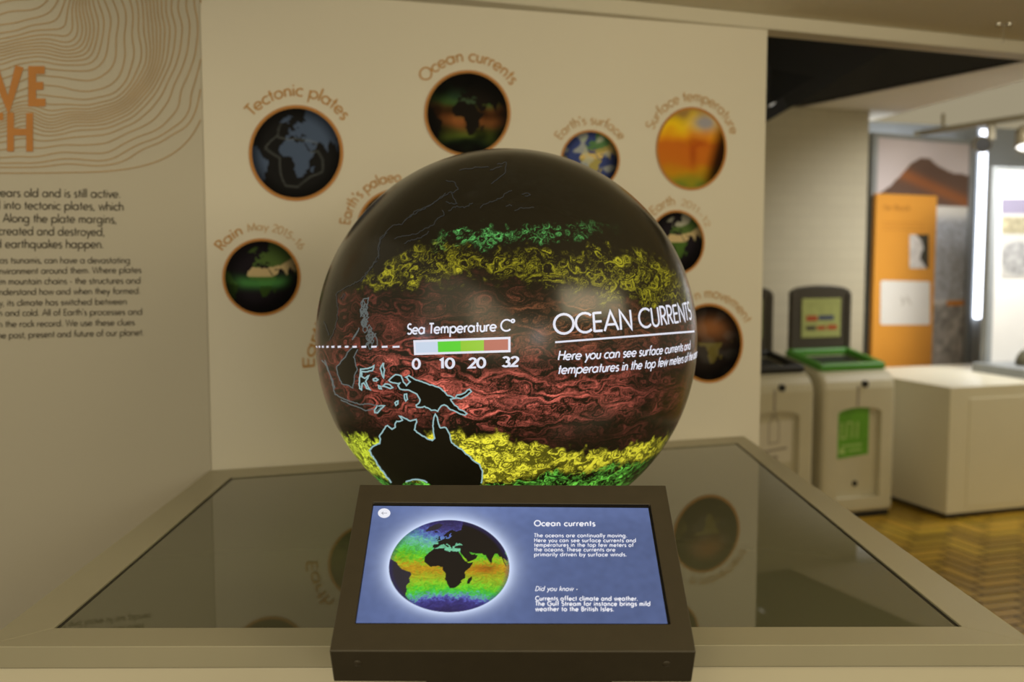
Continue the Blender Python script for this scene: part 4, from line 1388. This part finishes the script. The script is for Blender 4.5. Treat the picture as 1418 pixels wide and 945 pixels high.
        part(mb_, 'sticker_print', M['grey_ink'], 0, 2, s_)
    part(MB().box(Vector((-hw_ + 0.02, 0.012, 0.0)), Vector((w_ - 0.04, 0, 0)), Vector((0, 0.44, 0)), Z * 0.032), 'base', M['bin_black'], 0.004)
    return t


WB = 0.50
recycling_bin(BF - U * (WB / 2), 'cream recycling bin with a bright green rim and green sticker', M['green'], 'green', WB)
recycling_bin(BF - U * (WB / 2 + WB + 0.06), 'cream recycling bin with a black rim and white bottle sticker beside the wall end', M['bin_black'], 'white', WB)

# ------------------------------------------------------------------ white cabinet and the displays behind it
CF = onz(1310, 720, 0)
ZT = CAM.z + 0
ct = onz(1315, 537, 0.763)
CH = (ony(1315, 537, CF.y)).z
cab = thing('white_cabinet', 'low white display cabinet standing right of the green rimmed bin', 'cabinet', CF)
MB().box(CF + Z * 0.03, U * 2.6, V * 1.0, Z * (CH - 0.03)).build('body', M['cabinet'], cab, 0.003)
MB().box(CF + U * 0.14 - V * 0.004 + Z * 0.06, U * 0.9, V * 0.006, Z * (CH - 0.13)).build('door', M['cabinet'], cab, 0.002)
MB().box(CF + U * 0.02 + V * 0.02, U * 2.5, V * 0.9, Z * 0.03).build('plinth', M['plinth_dark'], cab)

# mountain picture panel
TH3 = math.radians(30)
U3 = Vector((math.cos(TH3), math.sin(TH3), 0))
V3 = Vector((-math.sin(TH3), math.cos(TH3), 0))
MP = Plane(ony(1213, 330, 7.45), -V3)
mp_l, mp_r = MP.hit(1209, 330), MP.hit(1338, 330)
zt_, zb_ = MP.hit(1213, 190).z, 0.0
pan = thing('mountain_picture_panel', 'tall framed picture panel showing a brown mountain behind the white cabinet', 'display panel', (mp_l.x, mp_l.y, 0))
base_l = Vector((mp_l.x, mp_l.y, 0.0))
wid = (mp_r - mp_l).length
MB().box(base_l + V3 * 0.003, U3 * wid, V3 * 0.05, Z * zt_).build('backing', M['steel'], pan)
mb = MB()
mb.box(base_l - U3 * 0.045 - V3 * 0.02, U3 * 0.05, V3 * 0.09, Z * (zt_ + 0.03))
mb.box(base_l + U3 * wid - V3 * 0.02, U3 * 0.03, V3 * 0.09, Z * (zt_ + 0.03))
mb.box(base_l - V3 * 0.015 + Z * zt_, U3 * wid, V3 * 0.08, Z * 0.03)
mb.build('frame', M['steel'], pan, 0.003)
ns, nt_ = 90, 170
S, T_ = np.meshgrid(np.linspace(0, 1, ns), np.linspace(0.30, 1, nt_))
bl, uu = np.array(base_l - V3 * 0.001), np.array(U3)
PW = bl + (S * wid)[..., None] * uu + (T_ * zt_)[..., None] * np.array([0, 0, 1.0])
mx, my = project(PW.reshape(-1, 3))
mx, my = mx.reshape(S.shape), my.reshape(S.shape)
c = np.zeros(S.shape + (3,))
c[:] = lin((206, 196, 200))
c += (smooth(190, 270, my) * 0.10)[..., None]
ridge = np.interp(mx, [1200, 1232, 1250, 1262, 1274, 1286, 1300, 1320, 1345], [280, 258, 240, 226, 219, 219, 230, 240, 243])
mt = my > ridge
strat = 0.85 + 0.2 * np.sin((my - ridge) * 1.5 + 0.4 * np.sin(mx * 0.1))
c[mt] = (lin((122, 98, 86)) * strat[..., None])[mt]
ob = np.exp(-(((my - 246 - (mx - 1262) * 0.45) / 9) ** 2)) * (mx > 1240)
c = np.where(mt[..., None], c * (1 - 0.6 * ob[..., None]) + 0.6 * ob[..., None] * lin((186, 112, 60)), c)
wt = my > 286
c[wt] = lin((232, 230, 226))
nz_ = low_noise(S.shape, 7, 91)
bl_m = smooth(292, 312, my) * smooth(424, 410, my)
colm = np.clip(0.5 + 0.5 * np.sin(mx * 0.38 + 2 * nz_), 0, 1)
c = c * (1 - 0.75 * bl_m[..., None]) + 0.75 * bl_m[..., None] * (lin((164, 172, 188))[None, None] * (0.75 + 0.55 * colm[..., None]))
gr = my > 421
c[gr] = (lin((176, 174, 172)) * np.clip(1 + 0.2 * nz_, 0.5, 1.4)[..., None])[gr]
c[(np.abs(my - 420) < 3.2) & (mx > 1311)] = lin((226, 150, 66))
grid_obj('picture', PW, c, M['print'], pan)

# orange information board in front of it
OB = MP.lifted(0.075)
o1, o2, o3, o4 = OB.hit(1214, 268), OB.hit(1298, 273), OB.hit(1291, 507), OB.hit(1206, 507)
wdt = (Vector((o2.x, o2.y, 0)) - Vector((o1.x, o1.y, 0))).length
zb = CH + 0.0
brd = thing('orange_information_board', 'orange information board with a portrait photo and white drawing', 'sign', (o1.x, o1.y, 0))
ob0 = Vector((o1.x, o1.y, 0.0))
MB().box(ob0, U3 * wdt, V3 * 0.03, Z * o1.z).build('board', M['sign_orange'], brd, 0.002)
hob = lambda x, y: OB.hit(x, y, 0.002)
ns, nt_ = 30, 40
S, T_ = np.meshgrid(np.linspace(1259.5, 1286, ns), np.linspace(372, 325, nt_))
PW = np.array([[tuple(hob(S[i, j], T_[i, j])) for j in range(ns)] for i in range(nt_)])
edge_x = np.interp(T_, [325, 333, 340, 346, 350, 358, 364, 372], [1268, 1276, 1278, 1279, 1276, 1274, 1278, 1283])
c = np.where((S < edge_x)[..., None], lin((212, 208, 206)), lin((70, 68, 58)))
c = c * np.clip(1 + 0.08 * low_noise(S.shape, 6, 5), 0.5, 1.4)[..., None]
grid_obj('portrait_photo', PW, c, M['print'], brd)
mb = MB()
rc = []
for cxx, cyy, a0 in ((1285, 393, -90), (1285, 447, 0), (1222, 447, 90), (1222.5, 391.5, 180)):
    rc += [(cxx + 3 * math.cos(math.radians(a0 + 90 * i / 4)), cyy + 3 * math.sin(math.radians(a0 + 90 * i / 4))) for i in range(5)]
mb.add([hob(*p) for p in rc], [tuple(range(len(rc)))])
pap = mb.build('white_drawing', M['paper'], brd, fix=False)
mb = MB()
hob2 = lambda x, y: OB.hit(x, y, 0.0035)
ribbon(mb, [(1248, 412), (1251, 420), (1249, 424)], 0.9, hob2)
ribbon(mb, [(1256, 410), (1259, 418), (1262, 422)], 0.9, hob2)
ribbon(mb, [(1250, 416), (1259, 415)], 0.7, hob2)
mb.build('sketch_lines', M['grey_ink'], pap, fix=False)
mb = MB()
text_line(mb, 'Sir Rock', 1224, 291, 1260, 291.5, 7, hob, 0.16)
for k in range(3):
    ribbon(mb, [(1222, 308 + 5 * k), (1280, 309 + 5 * k)], 0.7, hob)
mb.build('board_lettering', M['sign_text'], brd, fix=False)

# LED tube
lt0, lt1 = ony(1361.5, 180, 8.0), ony(1353, 441, 8.0)
led = thing('light_tube', 'tall glowing white light tube between the two display panels', 'light', (lt1.x, lt1.y, lt1.z))
xt = (lt0.x + lt1.x) / 2 + 0.005
mb = MB().tube(Vector((xt, 8.0, lt1.z)), Vector((xt, 8.0, lt0.z)), 0.026, n=16)
mb.build('tube', M['led'], led)
MB().box(Vector((xt - 0.035, 8.03, 0.0)), Vector((0.07, 0, 0)), Vector((0, 0.04, 0)), Z * (lt0.z + 0.03)).build('channel', M['steel'], led, 0.003)

# showcase on the cabinet: slab, white printed panel
g0, g1 = onz(1353, 515.5, CH), onz(1418, 525.5, CH)
gd = (g1 - g0)
gd.z = 0
gd = gd.normalized()
gu = Vector((-gd.y, gd.x, 0))
if gu.x < 0:
    gu = -gu
case = thing('white_showcase_panel', 'white picture panel on a grey base standing on the white cabinet', 'display panel', (g0.x, g0.y, CH))
MB().box(Vector((g0.x, g0.y, CH + 0.0008)) - gd * 0.05, gd * 0.62, gu * 1.3, Z * 0.022).build('base', M['steel'], case, 0.002)
MB().box(Vector((g0.x, g0.y, CH + 0.022)) - gd * 0.05, gd * 0.60, gu * 1.3, Z * 0.035).build('base_rim', M['steel'], case, 0.002)
PP = Plane(ony(1376, 330, g0.y + 0.05), -V)
p0 = PP.hit(1375, 330)
p0 = Vector((p0.x, p0.y, CH + 0.0575))
ph = PP.hit(1382, 235).z
MB().box(p0, U * 1.2, V * 0.03, Z * (ph - p0.z)).build('board', M['paper'], case, 0.002)
mb = MB().box(p0 - U * 0.03 - V * 0.01, U * 0.045, V * 0.05, Z * (ph - p0.z + 0.02))
mb.box(p0 + U * 0.015 - V * 0.01 + Z * (ph - p0.z), U * 1.2, V * 0.05, Z * 0.02)
mb.build('frame', M['steel'], case, 0.002)
hpp = lambda x, y: PP.hit(x, y, 0.003)
ns, nt_ = 40, 60
S, T_ = np.meshgrid(np.linspace(1387, 1440, ns), np.linspace(385, 275, nt_))
PW = np.array([[tuple(hpp(S[i, j], T_[i, j])) for j in range(ns)] for i in range(nt_)])
c = np.zeros(S.shape + (3,))
c[:] = lin((214, 212, 208))
c[T_ < 297] = lin((150, 144, 166))
m = (T_ > 300) & (T_ < 325)
c[m] = (lin((176, 168, 140)) * np.clip(1 + 0.15 * low_noise(S.shape, 5, 8), 0.6, 1.3)[..., None])[m]
m = (np.hypot((S - 1408) / 22, (T_ - 358) / 24) < 1)
c[m] = (lin((182, 182, 182)) * np.clip(1 + 0.12 * low_noise(S.shape, 4, 9), 0.6, 1.3)[..., None])[m]
grid_obj('picture', PW, c * 0.72, M['print'], case)
# rounded specimen at the frame edge
sp = Plane(ony(1400, 480, g0.y - 0.12), (0, -1, 0))
c0 = sp.hit(1424, 500)
mb = MB()
mb.lathe(Vector((c0.x, c0.y, CH + 0.0575)), [(0.075, 0), (0.078, 0.02), (0.066, 0.06), (0.045, 0.09), (0.02, 0.105), (0.0, 0.108)], 24)
tag(mb.build('rock_specimen', mat('dark_rock', (0.10, 0.09, 0.05), 0.7, noise=0.4, nscale=30, bump=0.6, bscale=50)), 'dark rounded rock specimen on the showcase base at the right edge', 'specimen')

# ------------------------------------------------------------------ track with two spotlights
tz = 2.40
t0, t1 = onz(1268, 189, tz), onz(1418, 166, tz)
td = (t1 - t0).normalized()
trk = thing('lighting_track', 'beige ceiling lighting track hanging above the display panels', 'lighting track', (t0.x, t0.y, tz))
sidev = Vector((-td.y, td.x, 0))
MB().box(t0 - sidev * 0.02, td * 2.2, sidev * 0.04, Z * 0.035).build('rail', M['track'], trk, 0.003)
MB().tube(t0 + td * 0.28 + Z * 0.035, Vector((0, 0, ZS)) + Vector(((t0 + td * 0.28).x, (t0 + td * 0.28).y, 0)), 0.012).build('stem', M['track'], trk)


def spotlight(label, at_, aim, lit, r=0.05):
    t = thing('spotlight', label, 'spotlight', at_, 'spotlights on the far track')
    MB().box(at_ + Vector((-0.022, -0.022, -0.10)), Vector((0.044, 0, 0)), Vector((0, 0.044, 0)), Z * 0.10).build('mount', M['track'], t, 0.004)
    a = Vector(aim).normalized()
    c = at_ + Vector((0, 0, -0.13)) - sidev * 0.075
    MB().tube(at_ + Vector((0, 0, -0.07)), c, 0.012).build('arm', M['track'], t)
    mb = MB().lathe(c - a * 0.07, [(0.0, -0.01), (r * 0.75, 0.0), (r, 0.02), (r, 0.14), (r * 0.9, 0.14), (r * 0.9, 0.125)], 28, a)
    mb.build('can', M['lamp_can'], t)
    mb = MB().lathe(c - a * 0.07, [(0.0, 0.127), (r * 0.92, 0.127)], 28, a)
    mb.build('lens', M['lamp_lit'] if lit else M['black'], t)
    return t


def on_track(px):                       # the point below the rail at pixel column px
    n = Vector((0, 0, 1)).cross(td)
    d = ray(px, 175)
    k = (t0 - CAM).dot(n) / d.dot(n)
    p = CAM + d * k
    return Vector((p.x, p.y, tz))


spotlight('unlit bronze spotlight turned sideways on the far track', on_track(1373), (-0.25, -0.8, -0.12), False, 0.055)
spotlight('lit bronze spotlight with a glowing lens at the right edge of the track', on_track(1436), (-0.15, -0.35, -0.9), True, 0.07)

# small fittings
e0 = onz(1390, 32, Zc)
t = thing('ceiling_hook', 'small metal hook fitting with a wire under the ceiling', 'hook', e0)
mb = MB().lathe(e0 + Vector((-0.018, 0, 0)), [(0.0, -0.014), (0.006, -0.012), (0.009, -0.006), (0.009, 0.0)], 16)
mb.lathe(e0 + Vector((0.018, 0, 0)), [(0.0, -0.014), (0.006, -0.012), (0.009, -0.006), (0.009, 0.0)], 16)
mb.build('eyelet', M['chrome'], t)
MB().tube(e0 + Vector((0, 0, -0.006)), e0 + Vector((0, 0, -0.066)), 0.0016, n=8).tube(e0 + Vector((-0.018, 0, -0.008)), e0 + Vector((0, 0, -0.006)), 0.002, n=8).tube(e0 + Vector((0.018, 0, -0.008)), e0 + Vector((0, 0, -0.006)), 0.002, n=8).build('wire', M['chrome'], t)
nrm = (B - A).cross(D - A).normalized()
if nrm.y > 0:
    nrm = -nrm
st = Plane(A, nrm)
lp_ = st.hit(1068, 143)
t = thing('small_downlight', 'small round white lamp on the dark slope beside the wall end', 'light', lp_)
MB().lathe(lp_, [(0.024, 0.0), (0.024, 0.008), (0.018, 0.010)], 20, nrm).build('rim', M['chrome'], t)
MB().lathe(lp_, [(0.0, 0.012), (0.012, 0.011), (0.018, 0.009)], 20, nrm).build('lens', mat('dim_lens', (0.8, 0.78, 0.7), 0.3, emit=0.5), t)
